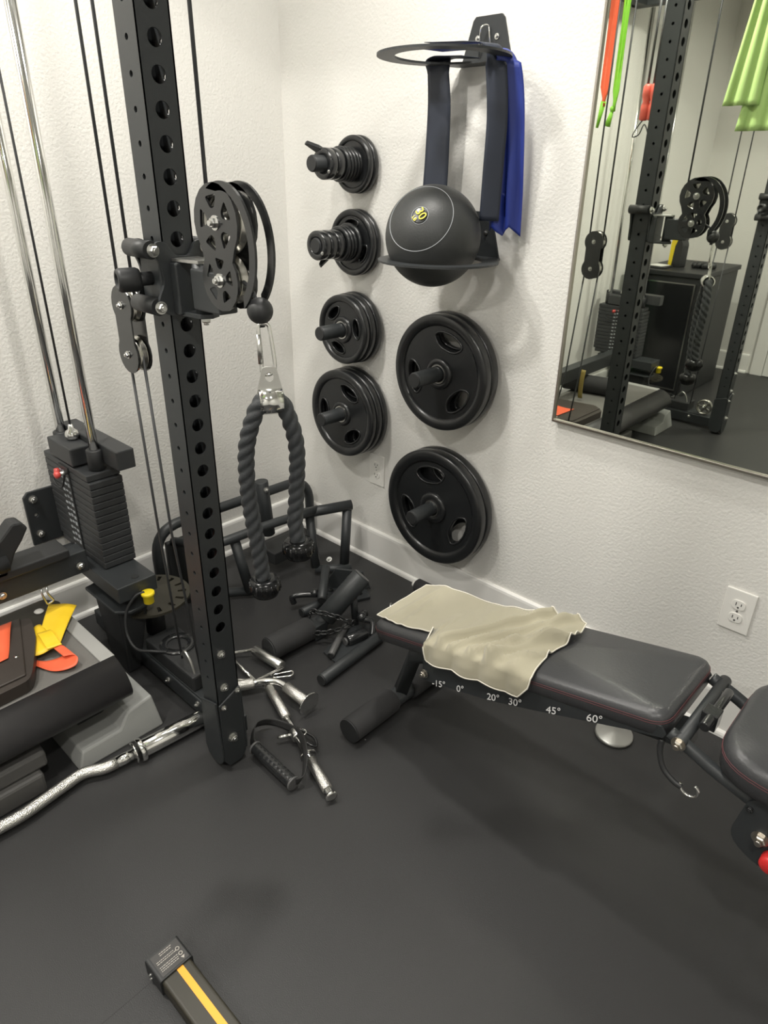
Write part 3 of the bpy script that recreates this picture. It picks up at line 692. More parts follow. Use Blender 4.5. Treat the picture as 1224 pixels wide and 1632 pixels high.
# ------------------------------------------------------------------ bench
PS = math.atan2(.515-.345, 1.842-1.08); ca, sa = math.cos(PS), math.sin(PS)
YN, YF, LP = -.668, -.420, .775
sdir = V((ca, 0, sa)); ndir = V((-sa, 0, ca)); P0 = V((1.080, 0, .345))
def pad_pt(s, y, h): q = P0+sdir*s+ndir*h; return V((q.x, y, q.z))
bench = thing('weight_bench', 'black adjustable weight bench with red stitching, its back pad tilted down', 'weight bench', (1.6, -.55, 0))
def cushion(corners_s, y0, y1, th, name, rr=.05, f=pad_pt, edge=.014):
    """soft pad: rounded-rectangle outline, layered profile"""
    s0, s1 = corners_s; base = [(s0, y0), (s1, y0), (s1, y1), (s0, y1)]
    k = MB(); rings = []
    for ins, h in ((.010, -th), (.002, -th+.006), (0, -th*.5), (0, -edge*1.1), (.003, -edge*.5), (.009, -edge*.12), (.018, .002)):
        pts = fillet([(s0+ins, y0+ins, 0), (s1-ins, y0+ins, 0), (s1-ins, y1-ins, 0), (s0+ins, y1-ins, 0)], max(rr-ins, .01), 8, True)
        rings.append([f(p.x, p.y, h) for p in pts])
    n = len(rings[0]); vs = [q for r in rings for q in r]
    fs = [(i*n+j, i*n+(j+1) % n, (i+1)*n+(j+1) % n, (i+1)*n+j) for i in range(len(rings)-1) for j in range(n)]
    cc = sum((V(q) for q in rings[-1]), V())/n
    k.add(vs+[cc+ndir*.004], fs+[(6*n+j, 6*n+(j+1) % n, 7*n) for j in range(n)]+[tuple(range(n))[::-1]], True)
    return k.build(name, LEATH, bench), rings
back, rg = cushion((0, LP), YN, YF, .050, 'back_pad', .040)
def stitch(ring, pad, n=0):
    for off in (0, .005):
        k = MB(); k.tube([q-ndir*(off)+V((0, 0, 0)) for q in ring], .0007, 6, True); k.build('stitching', REDST, pad)
stitch(rg[3], back)
# side rail with angle numbers
k = MB(); rail = [(1.262, .262), (1.300, .272), (1.461, .318), (1.572, .361), (1.772, .442), (1.838, .465), (1.842, .476), (1.83, .49), (1.26, .345)]
for y in (-.662, -.432): k.prism([(x, z) for x, z in rail], [], (0, y, 0), (1, 0, 0), (0, 0, 1), .005)
k.build('angle_rail', BLK, bench, .001)
ra = math.atan2(.442-.318, 1.772-1.461)
for tx, x, z in (('-15°', 1.318, .289), ('0°', 1.382, .312), ('20°', 1.473, .343), ('30°', 1.529, .364), ('45°', 1.620, .399), ('60°', 1.708, .435)):
    text_mesh(tx, .026, basis((x, -.6700, z-.005), (math.cos(ra), 0, math.sin(ra)), (-math.sin(ra)*.2, 0, 1)), WHT, bench, 'angle_number', .0003)
# head-end leg with rubber foot roller
k = MB(); k.cyl((1.092, -.745, .036), (1.092, -.345, .036), .027, n=32); k.build('front_foot_tube', BLK, bench)
for y0, y1 in ((-.755, -.585), (-.515, -.335)):
    k = MB(); k.cyl((1.092, y0, .038), (1.092, y1, .038), .036, n=36, ch=.004); k.build('foot_sleeve', FOAM, bench)
k = MB(); k.cyl((1.092, -.759, .038), (1.092, -.755, .038), .035, n=36, ch=.001); k.build('foot_cap', BLKM, bench)
k = MB(); k.tube([(1.092, -.55, .045), (1.14, -.55, .20), (1.27, -.55, .285)], .024, 4); k.build('front_leg', BLK, bench)
k = MB(); k.cyl((1.270, -.67, .288), (1.270, -.43, .288), .010); k.build('pivot_rod', BLK, bench); bolt((1.270, -.668, .288), (0, -1, 0), bench, .009, 'pivot_bolt', FRAME)
k = MB(); k.box((1.56, -.545, .338), (.62, .05, .045), Matrix.Rotation(-PS, 3, 'Y')); k.build('spine_beam', BLK, bench, .003)
# hinge and seat
k = MB(); k.cyl((1.868, -.672, .478), (1.868, -.430, .478), .012); k.build('hinge_rod', BLK, bench); bolt((1.868, -.672, .478), (0, -1, 0), bench, .010, 'hinge_bolt', FRAME)
k = MB(); k.cyl((1.892, -.63, .505), (1.892, -.50, .505), .010); k.bb(1.875, 1.905, -.60, -.57, .478, .515); k.build('hinge_latch', BLKG, bench, .002)
for y in (-.655, -.445):
    k = MB(); k.tube(spline([(1.845, y, .480), (1.895, y, .462), (1.94, y, .445), (2.03, y, .42)], 5), .016, 4); k.build('seat_link', BLK, bench)
def seat_f(s, y, h):
    a = -.05; return V((1.925+s*math.cos(a), y, .522+h+s*math.sin(a)))
nd_keep = ndir; ndir = V((0, 0, 1))
seat, rs = cushion((0, .36), -.690, -.400, .062, 'seat_pad', .085, seat_f, .020)
stitch(rs[3], seat); ndir = nd_keep
k = MB(); k.prism([(p.x, p.y) for p in fillet([(2.000, .455, 0), (1.985, .345, 0), (2.03, .315, 0), (2.28, .30, 0), (2.28, .46, 0)], .03, 4, True)], [], (0, -.672, 0), (1, 0, 0), (0, 0, 1), .006)
k.build('seat_bracket', BLK, bench, .001)
bolt((2.034, -.675, .376), (0, -1, 0), bench, .011, 'bracket_bolt', FRAME); bolt((2.005, -.675, .425), (0, -1, 0), bench, .005, 'bracket_screw', BLKG)
k = MB(); k.lathe([(.016, 0), (.018, .004), (.018, .022), (.014, .026), (0, .026)], (2.062, -.675, .350), (0, -1, 0), 24); k.build('adjustment_knob', RED, bench)
k = MB(); k.tube([(2.15, -.545, .46), (2.30, -.545, .045)], .028, 4); k.build('rear_leg', BLK, bench)
k = MB(); k.cyl((2.30, -.76, .036), (2.30, -.33, .036), .034, n=28); k.build('rear_foot_tube', FOAM, bench)
# pull strap with ring hanging near the hinge
k = MB(); k.tube(spline([(1.835, -.655, .455), (1.838, -.66, .43), (1.852, -.665, .402), (1.875, -.668, .388), (1.892, -.668, .384)], 6), .006, 8); k.build('pull_strap', BLKM, bench)
k = MB(); rc = V((1.905, -.668, .388)); k.tube([rc+V((math.cos(q), 0, math.sin(q)*.9))*.017 for q in [math.radians(-200+260*i/24) for i in range(25)]], .0025, 8); k.build('pull_ring', CHROME, bench)

# beige towel draped over the head end
random.seed(3)
def cloth_h(s, t):
    """fold height above the pad, t from far (1) to near (0)"""
    h = .0022+.0010*math.sin(s*60+t*9)*math.sin(t*11+1)
    f = max(0, min(1, (s-.13-.10*t)/.05))
    def ridge(a0, b0, w, amp):      # ridge line s = a0 + b0*t
        dd = (s-(a0+b0*t))/w; return amp*math.exp(-dd*dd)
    h += f*(ridge(.200, .20, .009, .024)+ridge(.232, .24, .008, .018)+ridge(.262, .34, .011, .022)+ridge(.300, .44, .008, .013)+ridge(.345, .20, .009, .016)+ridge(.372, .08, .012, .013)+ridge(.43, .05, .02, .006)+.004)
    h += (1-f)*(ridge(.06, -.02, .012, .003)+ridge(.035, .02, .008, .003)+ridge(.095, -.03, .012, .0035))
    h += .0022*math.sin(s*95+t*3.3+2*math.sin(t*7))*f
    return h
rows = []; NS, NT = 110, 44
for i in range(NS+1):
    u = i/NS; row = []
    s_near = -.004+.492*u; s_far = -.006+.505*u
    hangd = 0 if u < .40 else (.052*min(1, (u-.40)/.03)+.012*(u-.43)+.002*math.sin(u*30))
    if u > .965: hangd *= max(0, 1-(u-.965)/.07)
    for j in range(NT+1):
        v = j/NT                       # 0 near .. 1 far
        tn = .034-.012*math.sin(u/.42*math.pi) if u < .42 else -.008
        far = .238+.012*math.sin(u*9)-(.014*max(0, u-.7)/.3)
        L = (far-tn)+hangd; d_ = v*L-hangd; s_ = s_near*(1-v)+s_far*v
        s_ += .006*math.sin(v*9+1)*(u > .9)*((u-.9)/.1)
        h = cloth_h(s_, v)
        if d_ < 0:                     # hanging part over the near edge
            tt = -.008; dz = -d_; out = .004+.007*abs(math.sin(s_*42+.5))*min(1, dz/.03)+.004
            p = P0+sdir*s_; q = V((p.x, YN+tt-out+.004, p.z)); q.z -= dz-.003
            row.append(q)
        else:
            t_ = tn+d_; e = max(0, (.016-t_)/.024); hh = h+.004-.007*e*e
            row.append(pad_pt(s_, YN+t_, hh))
    rows.append(row)
tw = thing('towel', 'pale beige microfibre towel lying crumpled over the left end of the weight bench', 'towel', tuple(P0))
MB().grid(rows, .0016).build('towel_cloth', TOWEL, tw, recalc=True)
edge = [r[0] for r in rows]+rows[-1][1:]+[r[-1] for r in rows[::-1]][1:]+rows[0][::-1][1:-1]
MB().tube([q+V((0, 0, .0006)) for q in edge], .0017, 6, True).build('towel_hem', HEM, tw)

# ------------------------------------------------------------------ exercise deck with bands
dk = thing('exercise_deck', 'grey topped low exercise deck with a rounded black front skirt and grey feet', 'exercise platform', (.42, -1.7, 0))
DZ = .225; DY0, DY1 = -2.31, -1.135
MB().bb(.20, .575, DY0+.04, DY1-.04, DZ-.03, DZ).build('deck_top', DECK, dk, .003)
for a, b in ((DY1-.04, DY1), (DY0, DY0+.04)): MB().bb(.20, .578, a, b, DZ-.032, DZ+.002).build('end_strip', DECKL, dk, .003)
k = MB(); k.prism([(p.x, p.y) for p in spline([(.578, DZ+.001, 0), (.605, DZ-.004, 0), (.636, DZ-.022, 0), (.656, DZ-.048, 0), (.660, DZ-.075, 0), (.640, DZ-.098, 0), (.60, DZ-.108, 0)], 5)]+[(.30, DZ-.112), (.20, DZ-.09), (.20, DZ-.032), (.575, DZ-.032)], [], (0, (DY0+DY1)/2, 0), (1, 0, 0), (0, 0, 1), DY1-DY0-.006)
sk = k.build('skirt', SKIRT, dk)
for pg in sk.data.polygons: pg.use_smooth = abs(pg.normal.y) < .5
for sgn in (0, 1):
    tr = (lambda y: y) if not sgn else (lambda y: -3.44-y)
    ys = [(-1.315, 0), (-1.075, 0), (-1.085, .098), (-1.160, .085), (-1.190, .050), (-1.295, .048)]
    k = MB(); P = [(tr(y), z) for y, z in ys]
    n = len(P); vs = [V((.672 - z*.25, y, z)) for y, z in P]+[V((.40, y, z)) for y, z in P]
    k.add(vs, [tuple(range(n)), tuple(range(n, 2*n))[::-1]]+[(i, (i+1) % n, n+(i+1) % n, n+i) for i in range(n)]); k.build('foot', FOOTG, dk, .005)
    MB().bb(.30, .56, tr(-1.26), tr(-1.12), .04, DZ-.11).build('foot_riser', BLKM, dk)
rs_ = thing('deck_riser', 'dark grey two-tier riser block on the floor under the near side of the deck', 'riser block', (.5, -1.6, 0))
MB().bb(.40, .672, -1.86, -1.395, 0, .062).build('lower_tier', mat('riser_dark', (.075, .073, .07), .55), rs_, .008)
MB().bb(.42, .655, -1.84, -1.375, .0625, .110).build('upper_tier', bpy.data.materials['riser_dark'], rs_, .008)

def ribbon(path, width_dir, wdt, th, name, ma, label, cat):
    rows = []
    for i, p in enumerate(path):
        wv = width_dir(i/(len(path)-1)).normalized() if callable(width_dir) else V(width_dir).normalized()
        rows.append([V(p)+wv*wdt*(j/6-.5) for j in range(7)])
    return tag(MB().grid(rows, th).build(name, ma), label, cat)
z = DZ
# yellow band folded on itself: one leg runs to the rear, the other towards the user
# dark pads and pouch on the deck
k = MB(); k.prism([(p.x, p.y) for p in fillet([(.205, -1.165, 0), (.25, -1.135, 0), (.33, -1.160, 0), (.345, -1.215, 0), (.30, -1.33, 0), (.21, -1.34, 0)], .012, 4, True)], [], (0, 0, z+.010), (1, 0, 0), (0, 1, 0), .016)
hp_ = tag(k.build('angular_pad', OLIVE, bevel=.003), 'flat olive-black six-sided pad under the yellow band on the deck', 'pad')
MB().lathe([(.012, 0), (.014, .003), (.008, .006), (0, .006)], (.262, -1.20, z+.018), (0, 0, 1), 16).build('rivet', OUTL, None)
rv = bpy.data.objects['rivet']; rv.parent = hp_; rv.location = V((.262, -1.20, z+.018))-hp_.location
k = MB()
PT = [(.30, -1.235, .012), (.40, -1.262, .016), (.535, -1.325, .012), (.565, -1.345, .010), (.575, -1.60, .010), (.50, -1.66, .012), (.28, -1.62, .014), (.24, -1.42, .018)]
prof = [(p.x, p.y) for p in fillet([(x, y, 0) for x, y, _ in PT], .02, 4, True)]
k.prism(prof, [], (0, 0, z+.019), (1, 0, 0), (0, 1, 0), .034)
bag = thing('folded_pouch', 'dark brown vinyl pouch lying folded at the left edge of the deck', 'pouch', (.42, -1.45, z))
k.build('pouch_body', DARKB, bag, .012)
k = MB(); k.prism([(.29, -1.26), (.545, -1.345), (.55, -1.62), (.29, -1.60)], [], (0, 0, z+.0385), (1, 0, 0), (0, 1, 0), .006); k.build('pouch_flap', DARKB, bag, .003)
MB().lathe([(.005, 0), (.006, .002), (0, .003)], (.46, -1.335, z+.0415), (0, 0, 1), 14).build('snap_button', STEEL, bag)
# yellow folded band: one arm towards the wall, the other back along the deck
def quad_band(pts4, hfun, n=18, m=8):
    a, b, c, d = [V((*p, 0)) for p in pts4]; rows = []
    for i in range(n+1):
        u = i/n; L = a.lerp(b, u); R_ = d.lerp(c, u); rows.append([L.lerp(R_, j/m)+V((0, 0, hfun(u, j/m))) for j in range(m+1)])
    return rows
yb = thing('latex_band', 'bright yellow latex band folded in a bent strip on the deck', 'exercise band', (.38, -1.21, z))
MB().grid(quad_band([(.330, -1.118), (.262, -1.170), (.415, -1.262), (.470, -1.222)][0:2]+[(.405, -1.262), (.462, -1.228)], lambda u, v: z+.034-.012*v+.010*math.sin(v*3.1)*.5+.003*math.sin(u*5)), .0015).build('band_layer', YBAND, yb)
MB().grid(quad_band([(.335, -1.225), (.335, -1.268), (.462, -1.302), (.472, -1.232)], lambda u, v: z+.024+.006*math.sin(v*3)+.003*math.sin(u*7)), .0015).build('band_layer', YBAND, yb)
MB().grid(quad_band([(.395, -1.222), (.388, -1.255), (.470, -1.262), (.476, -1.226)], lambda u, v: z+.036+.004*math.sin(v*5)), .0015).build('band_fold', YBAND, yb)
ob_ = thing('latex_band', 'orange-red latex band curled on the deck beside the yellow one', 'exercise band', (.50, -1.27, z))
P = spline([(.455, -1.305, z+.008), (.50, -1.285, z+.006), (.525, -1.262, z+.010), (.535, -1.235, z+.016), (.525, -1.222, z+.026), (.508, -1.225, z+.030), (.490, -1.245, z+.026)], 6)
MB().grid([[p+V((.74, .05, 0)).normalized()*(.062*(j/6-.5)) for j in range(7)] for p in P], .0015).build('band_loop', OBAND, ob_)
ob2 = thing('latex_band', 'orange-red latex band lying over the brown pouch at the left edge', 'exercise band', (.37, -1.36, z+.04))
MB().grid(quad_band([(.300, -1.285), (.455, -1.352), (.465, -1.50), (.290, -1.47)], lambda u, v: z+.046+.004*math.sin(u*6)), .0015).build('band_loop', OBAND, ob2)

# ------------------------------------------------------------------ curl bar on the floor
cbz = .0245
cbt = thing('curl_bar', 'chrome curl barbell with wavy knurled shaft lying on the floor', 'barbell', (.73, -1.4, 0))
k = MB(); k.cyl((.752, -1.000, cbz+.001), (.737, -1.178, cbz+.001), .0242, n=36, ch=.002); k.build('sleeve', CHROME, cbt)
k = MB(); k.cyl((.738, -1.172, cbz+.002), (.7372, -1.186, cbz+.002), .032, n=36, ch=.002); k.cyl((.736, -1.193, cbz+.002), (.7355, -1.199, cbz+.002), .028, n=36, ch=.002); k.build('sleeve_collar', CHROME, cbt)
k = MB(); k.cyl((.7355, -1.199, cbz), (.731, -1.243, cbz), .0150, n=20); k.build('shaft_neck', CHROME, cbt)
k = MB(); k.tube(fillet([(.731, -1.243, cbz), (.727, -1.275, cbz), (.700, -1.315, cbz), (.716, -1.43, cbz), (.722, -1.47, cbz), (.715, -1.62, cbz), (.70, -1.70, cbz), (.73, -1.79, cbz), (.73, -1.83, cbz)], .03, 7), .0150, 20); k.build('knurled_shaft', KNURL, cbt)

# ------------------------------------------------------------------ chrome handles on the floor near the upright
dh = thing('row_handle', 'chrome double row handle with two parallel grips on the floor behind upright', 'cable handle', (.68, -.78, 0))
k = MB(); k.cyl((.618, -.716, .030), (.742, -.706, .030), .0165, n=24, ch=.002); k.build('grip', STEEL, dh)
k = MB(); k.cyl((.560, -.845, .030), (.672, -.850, .030), .0165, n=24, ch=.002); k.build('grip', STEEL, dh)
for p in (((.612, -.717, .028), (.560, -.780, .018), (.555, -.845, .028)), ((.748, -.706, .028), (.722, -.795, .012), (.680, -.850, .028)), ((.555, -.780, .018), (.722, -.795, .014))):
    k = MB(); k.tube(list(p), .0055, 10); k.build('frame_rod', CHROME, dh)
# tricep V bar with disc ends
vb = thing('pressdown_bar', 'bent chrome pressdown bar with knurled arms and a round end disc', 'cable handle', (.80, -.80, 0))
k = MB(); k.tube(fillet([(.706, -.868, .024), (.765, -.785, .034), (.800, -.762, .036), (.935, -.762, .034)], .03, 6), .0105, 16); k.build('bar_core', CHROME, vb)
k = MB(); k.cyl((.708, -.865, .025), (.745, -.813, .031), .0165, n=24, ch=.002); k.build('knurled_grip', KNURL, vb)
k = MB(); k.cyl((.830, -.762, .036), (.918, -.762, .035), .0165, n=24, ch=.002); k.build('knurled_grip', KNURL, vb)
k = MB(); k.lathe([(.034, 0), (.036, .002), (.034, .004)], (.932, -.762, .038), (1, 0, -.03), 40); k.build('end_disc', CHROME, vb)
k = MB(); k.lathe([(.034, 0), (.036, .002), (.034, .004)], (.703, -.872, .038), (-.6, -.8, 0), 40); k.build('end_disc', CHROME, vb)
# straight swivel bar
sb = thing('swivel_bar', 'straight chrome cable bar with centre swivel pointing out across the floor', 'cable handle', (1.0, -.85, 0))
a_, b_ = V((.772, -.785, .022)), V((1.205, -.928, .022)); dv = (b_-a_).normalized(); pv = V((-dv.y, dv.x, 0))
k = MB(); k.cyl(a_, b_, .0085, n=20); k.build('bar_core', CHROME, sb)
k = MB(); k.cyl(a_+dv*.012, a_+dv*.155, .0138, n=24, ch=.002); k.build('knurled_grip', KNURL, sb)
k = MB(); k.cyl(a_+dv*.325, a_+dv*.435, .0138, n=24, ch=.002); k.build('knurled_grip', KNURL, sb)
for q in (a_, b_): k = MB(); k.lathe([(.009, -.004), (.015, -.003), (.015, .003), (.009, .004)], q, dv, 24); k.build('end_cap', CHROME, sb)
mc = a_+dv*.225
k = MB(); k.cyl(mc-dv*.016, mc+dv*.016, .0165, n=24, ch=.003); k.build('swivel_collar', STEEL, sb)
k = MB(); k.cyl(mc-pv*.01-dv*.005, mc-pv*.050-dv*.012, .0052, n=14); k.lathe_closed([(.010, -.002), (.014, 0), (.010, .002)], mc+pv*.018, (0, 0, 1), 20); k.build('swivel_eye', CHROME, sb)
k = MB(); rc = mc+dv*.085
k.tube([rc+V((0, 0, .0))+(pv*math.cos(q)+V((0, 0, 1))*math.sin(q)*.8)*.022 for q in [math.radians(-20+230*i/20) for i in range(21)]], .0022, 8); k.build('retaining_ring', CHROME, sb)
carabiner((.742, -.742, .012), (.5, .75, .05), (.8, -.5, 0), .062, .020, .0030, 'small chrome carabiner on the floor beside the row handle', gate=False)
# stirrup handle
st_ = thing('stirrup_handle', 'black strap handle with ribbed grip on the floor beside the upright', 'cable handle', (1.02, -.93, 0))
k = MB(); k.tube([V((.948, -.962, .022)).lerp(V((1.105, -.968, .022)), i/40) for i in range(41)], .017, 20, rfun=lambda t, L, i: .0165+.0005*math.cos(i*1.57)); k.build('grip', BLKG, st_)
for e, s in (((.948, -.962, .022), -1), ((1.105, -.968, .022), 1)):
    k = MB(); k.cyl(V(e), V(e)+V((s*.006, 0, 0)), .019, n=20, ch=.001); k.build('grip_end', CAPG, st_)
k = MB()
P = spline([(1.108, -.966, .025), (1.118, -.945, .030), (1.085, -.905, .050), (1.02, -.865, .045), (.955, -.855, .028), (.90, -.875, .025), (.885, -.915, .030), (.915, -.950, .026), (.942, -.961, .022)], 6)
k.grid([[p+V((0, 0, 1)).lerp(V((.6, .6, .3)), .4).normalized()*(.026*(j/4-.5)) for j in range(5)] for p in P], .002); k.build('webbing_strap', mat('webbing', (.020, .020, .020), .7), st_)
k = MB(); k.tube(spline([(.96, -.852, .03), (.99, -.832, .02), (1.03, -.828, .02), (1.055, -.845, .02), (1.02, -.862, .03)], 5, True), .004, 8, True); k.build('strap_ring', BLKG, st_)

# ------------------------------------------------------------------ tubular multi-grip frame in the corner
mg = thing('dip_frame', 'matte black tubular frame with grips standing on the floor in the room corner', 'exercise frame', (.2, -.4, 0))
def pipe(pts, r=.0185, nm='frame_tube', rad=.07, ma=BLK):
    MB().tube(fillet(pts, rad, 8), r, 20).build(nm, ma, mg)
pipe([(.118, -.745, .02), (.122, -.748, .285), (.120, -.045, .268), (.120, -.042, .02)], .0185, 'rear_hoop', .11)
pipe([(.135, -.69, .225), (.300, -.62, .250), (.330, -.40, .262), (.350, -.20, .255)], .0165, 'mid_rail', .05)
pipe([(.300, -.300, .245), (.415, -.085, .258)], .020, 'front_rail')
pipe([(.405, -.098, .245), (.440, -.150, .03)], .0185, 'front_post')
pipe([(.330, -.225, .235), (.375, -.240, .03)], .0175, 'front_post')
pipe([(.300, -.545, .235), (.325, -.515, .025)], .0185, 'front_post')
pipe([(.270, -.645, .22), (.285, -.635, .02)], .0185, 'front_post')
pipe([(.160, -.740, .03), (.330, -.500, .022)], .017, 'floor_tube')
pipe([(.375, -.245, .022), (.470, -.140, .022)], .017, 'floor_tube')
k = MB(); k.cyl((.215, -.335, .150), (.205, -.345, .372), .0255, n=32, ch=.002); k.build('centre_sleeve', BLK, mg)
k = MB(); k.cyl((.125, -.335, .275), (.210, -.338, .275), .014); k.cyl((.215, -.335, .19), (.320, -.35, .250), .014); k.build('sleeve_strut', BLK, mg)
bolt((.232, -.345, .345), (1, -.2, 0), mg, .008)
k = MB(); k.bb(.118, .138, -.715, -.60, .03, .225); k.build('side_panel', BLKM, mg, .004)
bolt((.37, -.165, .03), (.3, -.6, 1), mg, .008)
k = MB(); k.box((.22, -.27, .065), (.10, .17, .05)); k.build('foot_block', BLKM, mg, .004)

# ------------------------------------------------------------------ pile of attachments between frame and bench
ls = thing('landmine_sleeve', 'short thick black tube with a grey end cap tilted up on the attachments', 'bar sleeve', (.64, -.36, .03))
a_, b_ = V((.678, -.468, .058)), V((.724, -.338, .185))
k = MB(); k.cyl(a_, b_, .0350, n=36, ch=.002); k.build('tube_body', BLK, ls)
k = MB(); k.cyl(b_, b_+(b_-a_).normalized()*.003, .031, n=36, ch=.001); k.build('end_cap', CAPG, ls)
k = MB(); k.cyl(a_-(b_-a_).normalized()*.03, a_, .024, n=24); k.bb(.65, .70, -.53, -.475, .004, .06); k.build('pivot_joint', BLK, ls, .003)
k = MB(); k.cyl((.715, -.37, .13), (.725, -.37, .004), .012); k.build('support_leg', BLK, ls)
cp = spline([(.640, -.505, .055), (.665, -.515, .10), (.700, -.500, .105), (.735, -.480, .100), (.765, -.455, .085), (.770, -.43, .06), (.740, -.50, .05), (.70, -.54, .045), (.665, -.545, .03)], 6)
ch = thing('steel_chain', 'dark steel chain heaped around the foot of the capped tube', 'chain', (.70, -.49, .02))
acc = 0; nl = 0; last = cp[0]
for i in range(1, len(cp)):
    acc += (cp[i]-cp[i-1]).length
    if acc > .019:
        acc = 0; p = cp[i]; tdir = (cp[min(i+1, len(cp)-1)]-cp[i-1]).normalized(); a, b, c = frame_of(tdir); q = a if nl % 2 else b; nl += 1
        MB().tube([p+tdir*.014*math.cos(t)+q*.0085*math.sin(t) for t in [2*math.pi*n/16 for n in range(16)]], .0028, 8, True).build('chain_link', BLKG, ch)
def rod(p0, p1, r, label, cat='bar', name='short_bar', ma=BLK, group=None, capm=BLKM, capr=None):
    p0 = V(p0); p1 = V(p1); t = thing(name, label, cat, tuple((p0+p1)/2), group)
    k = MB(); k.cyl(p0, p1, r, n=28, ch=.0015); k.build('tube_body', ma, t)
    dd = (p0-p1).normalized(); k = MB(); k.cyl(p0, p0+dd*.004, capr or r*.93, n=28, ch=.001); k.build('end_cap', capm, t)
    k = MB(); k.cyl(p1, p1-dd*.004, capr or r*.93, n=28, ch=.001); k.build('end_cap', capm, t); return t
rod((.868, -.655, .0195), (.845, -.375, .0195), .0190, 'long black tube on the floor pointing at the bench foot roller')
rod((.660, -.690, .042), (.668, -.530, .042), .040, 'thick black foam roller on the floor behind the chrome handles', 'foam roller', 'foam_roller', FOAM)
rod((.555, -.465, .0175), (.560, -.330, .0175), .0165, 'thin black tube on the floor left of the chain, pointing towards the rack')
rod((.50, -.30, .105), (.61, -.42, .075), .016, 'short black tube leaning in the pile behind the chain')
rod((.715, -.40, .020), (.800, -.555, .018), .0115, 'narrow dark grey rod lying below the chain', ma=CAPG)
sq = thing('angled_bracket', 'flat black angled bracket with bolts lying between the frame and tube pile', 'bracket', (.56, -.27, 0))
k = MB(); k.prism([(.47, -.31), (.60, -.19), (.65, -.22), (.62, -.29), (.55, -.32)], [circ(.012, 16, .57, -.27)], (0, 0, .007), (1, 0, 0), (0, 1, 0), .012); k.build('base_plate', BLK, sq, .002)
k = MB(); k.prism([(0, 0), (.18, 0), (.15, .075), (.05, .085)], [circ(.012, 16, .1, .045)], (.48, -.30, .012), (.7, .62, 0), (0, 0, 1), .010); k.build('upright_plate', BLK, sq, .002)
for p in ((.61, -.235, .013), (.52, -.295, .013)): bolt(p, (0, 0, 1), sq, .008, ma=BLKG)
# ankle straps and hooks, knobs
for i, (p, q, lab) in enumerate((((.500, -.455, .026), (.545, -.395, .055), 'black hooked handle at the left of the attachment pile'), ((.745, -.345, .02), (.765, -.38, .055), 'black knobbed grip standing right of the capped tube'))):
    t = thing('hook_handle', lab, 'handle', p); p = V(p); q = V(q)
    k = MB(); k.tube(spline([p, p+V((0, 0, .03)), q, q+V((.03, .02, -.01)), q+V((.05, .0, -.045))], 6), .011, 14); k.build('handle_tube', BLKG, t)
    k = MB(); k.sphere(q+V((0, 0, .006)), .0165, 14); k.build('knob', BLKG, t)
k = MB(); rr = thing('grip_roller', 'short glossy black grip roller lying in front of the chain', 'handle', (.80, -.43, 0))
k.cyl((.785, -.47, .022), (.80, -.395, .022), .020, n=24, ch=.003); k.build('roller_body', BLKG, rr)
k = MB(); k.cyl((.786, -.473, .022), (.785, -.480, .022), .013, n=20); k.build('end_cap', CAPG, rr)
cf = thing('floor_bracket', 'black flat steel bracket on the floor beneath the chain and tubes', 'bracket', (.76, -.42, 0))
k = MB(); k.prism([(.70, -.36), (.78, -.34), (.86, -.47), (.84, -.56), (.76, -.55)], [], (0, 0, .0045), (1, 0, 0), (0, 1, 0), .007); k.build('flat_plate', BLK, cf, .001)
bolt((.80, -.40, .008), (0, 0, 1), cf, .007)
sp = thing('silver_hook', 'small silver bolt hook standing on the floor by the towel end of bench', 'hook', (.78, -.25, 0))
k = MB(); k.tube(spline([(.785, -.262, .006), (.775, -.25, .03), (.765, -.235, .04), (.755, -.222, .028), (.752, -.216, .008)], 6), .005, 10); k.build('hook_body', STEEL, sp)
# things by the right wall under the bench
sd_ = thing('round_slider', 'silver grey round disc on the floor under the weight bench', 'disc', (1.606, -.225, 0))
k = MB(); k.lathe([(.048, 0), (.052, .002), (.052, .008), (.048, .011), (.012, .012), (.010, .013), (0, .013)], (1.606, -.225, .0), (0, 0, 1), 48); k.build('disc_body', SILVD, sd_)
wb = thing('padded_bar', 'dark padded bar resting along the right baseboard behind the bench head', 'bar', (.88, -.05, 0))
k = MB(); k.cyl((.735, -.062, .030), (1.14, -.055, .030), .026, n=28, ch=.006); k.build('foam_sleeve', FOAM, wb)
k = MB(); k.cyl((.722, -.0622, .030), (.735, -.062, .030), .012, n=20); k.build('bar_end', OUTL, wb)

# ------------------------------------------------------------------ black case with orange stripe, front of the floor
tl = thing('striped_case', 'black bar-shaped case with orange stripe and warning label, nearest on the floor', 'tool case', (1.36, -1.41, 0))
AX = V((1, -.0, 0)); W_ = .062; H_ = .040; x0, x1, yc = 1.288, 1.90, -1.415
x0 = 1.245
k = MB(); k.prism([(p.x, p.y) for p in fillet([(-W_/2, .004, 0), (W_/2, .004, 0), (W_/2, H_, 0), (-W_/2, H_, 0)], .007, 5, True)], [], (1.60, yc, 0), (0, 1, 0), (0, 0, 1), .60); k.build('case_body', OLIVE, tl, .001)
k = MB(); k.prism([(p.x, p.y) for p in fillet([(-W_/2-.004, 0, 0), (W_/2+.004, 0, 0), (W_/2+.004, H_+.004, 0), (-W_/2-.004, H_+.004, 0)], .006, 5, True)], [], (x0+.028, yc, 0), (0, 1, 0), (0, 0, 1), .056); k.build('end_cap', BLKM, tl, .002)
for yy in (-.018, .012): bolt((x0+.018+yy*.0, yc-W_/2-.004, .018+yy*.4), (0, -1, 0), tl, .0022, 'screw')
MB().bb(x0+.055, 1.90, yc+.000, yc+.013, H_-.001, H_+.0008).build('orange_stripe', ORAN, tl)
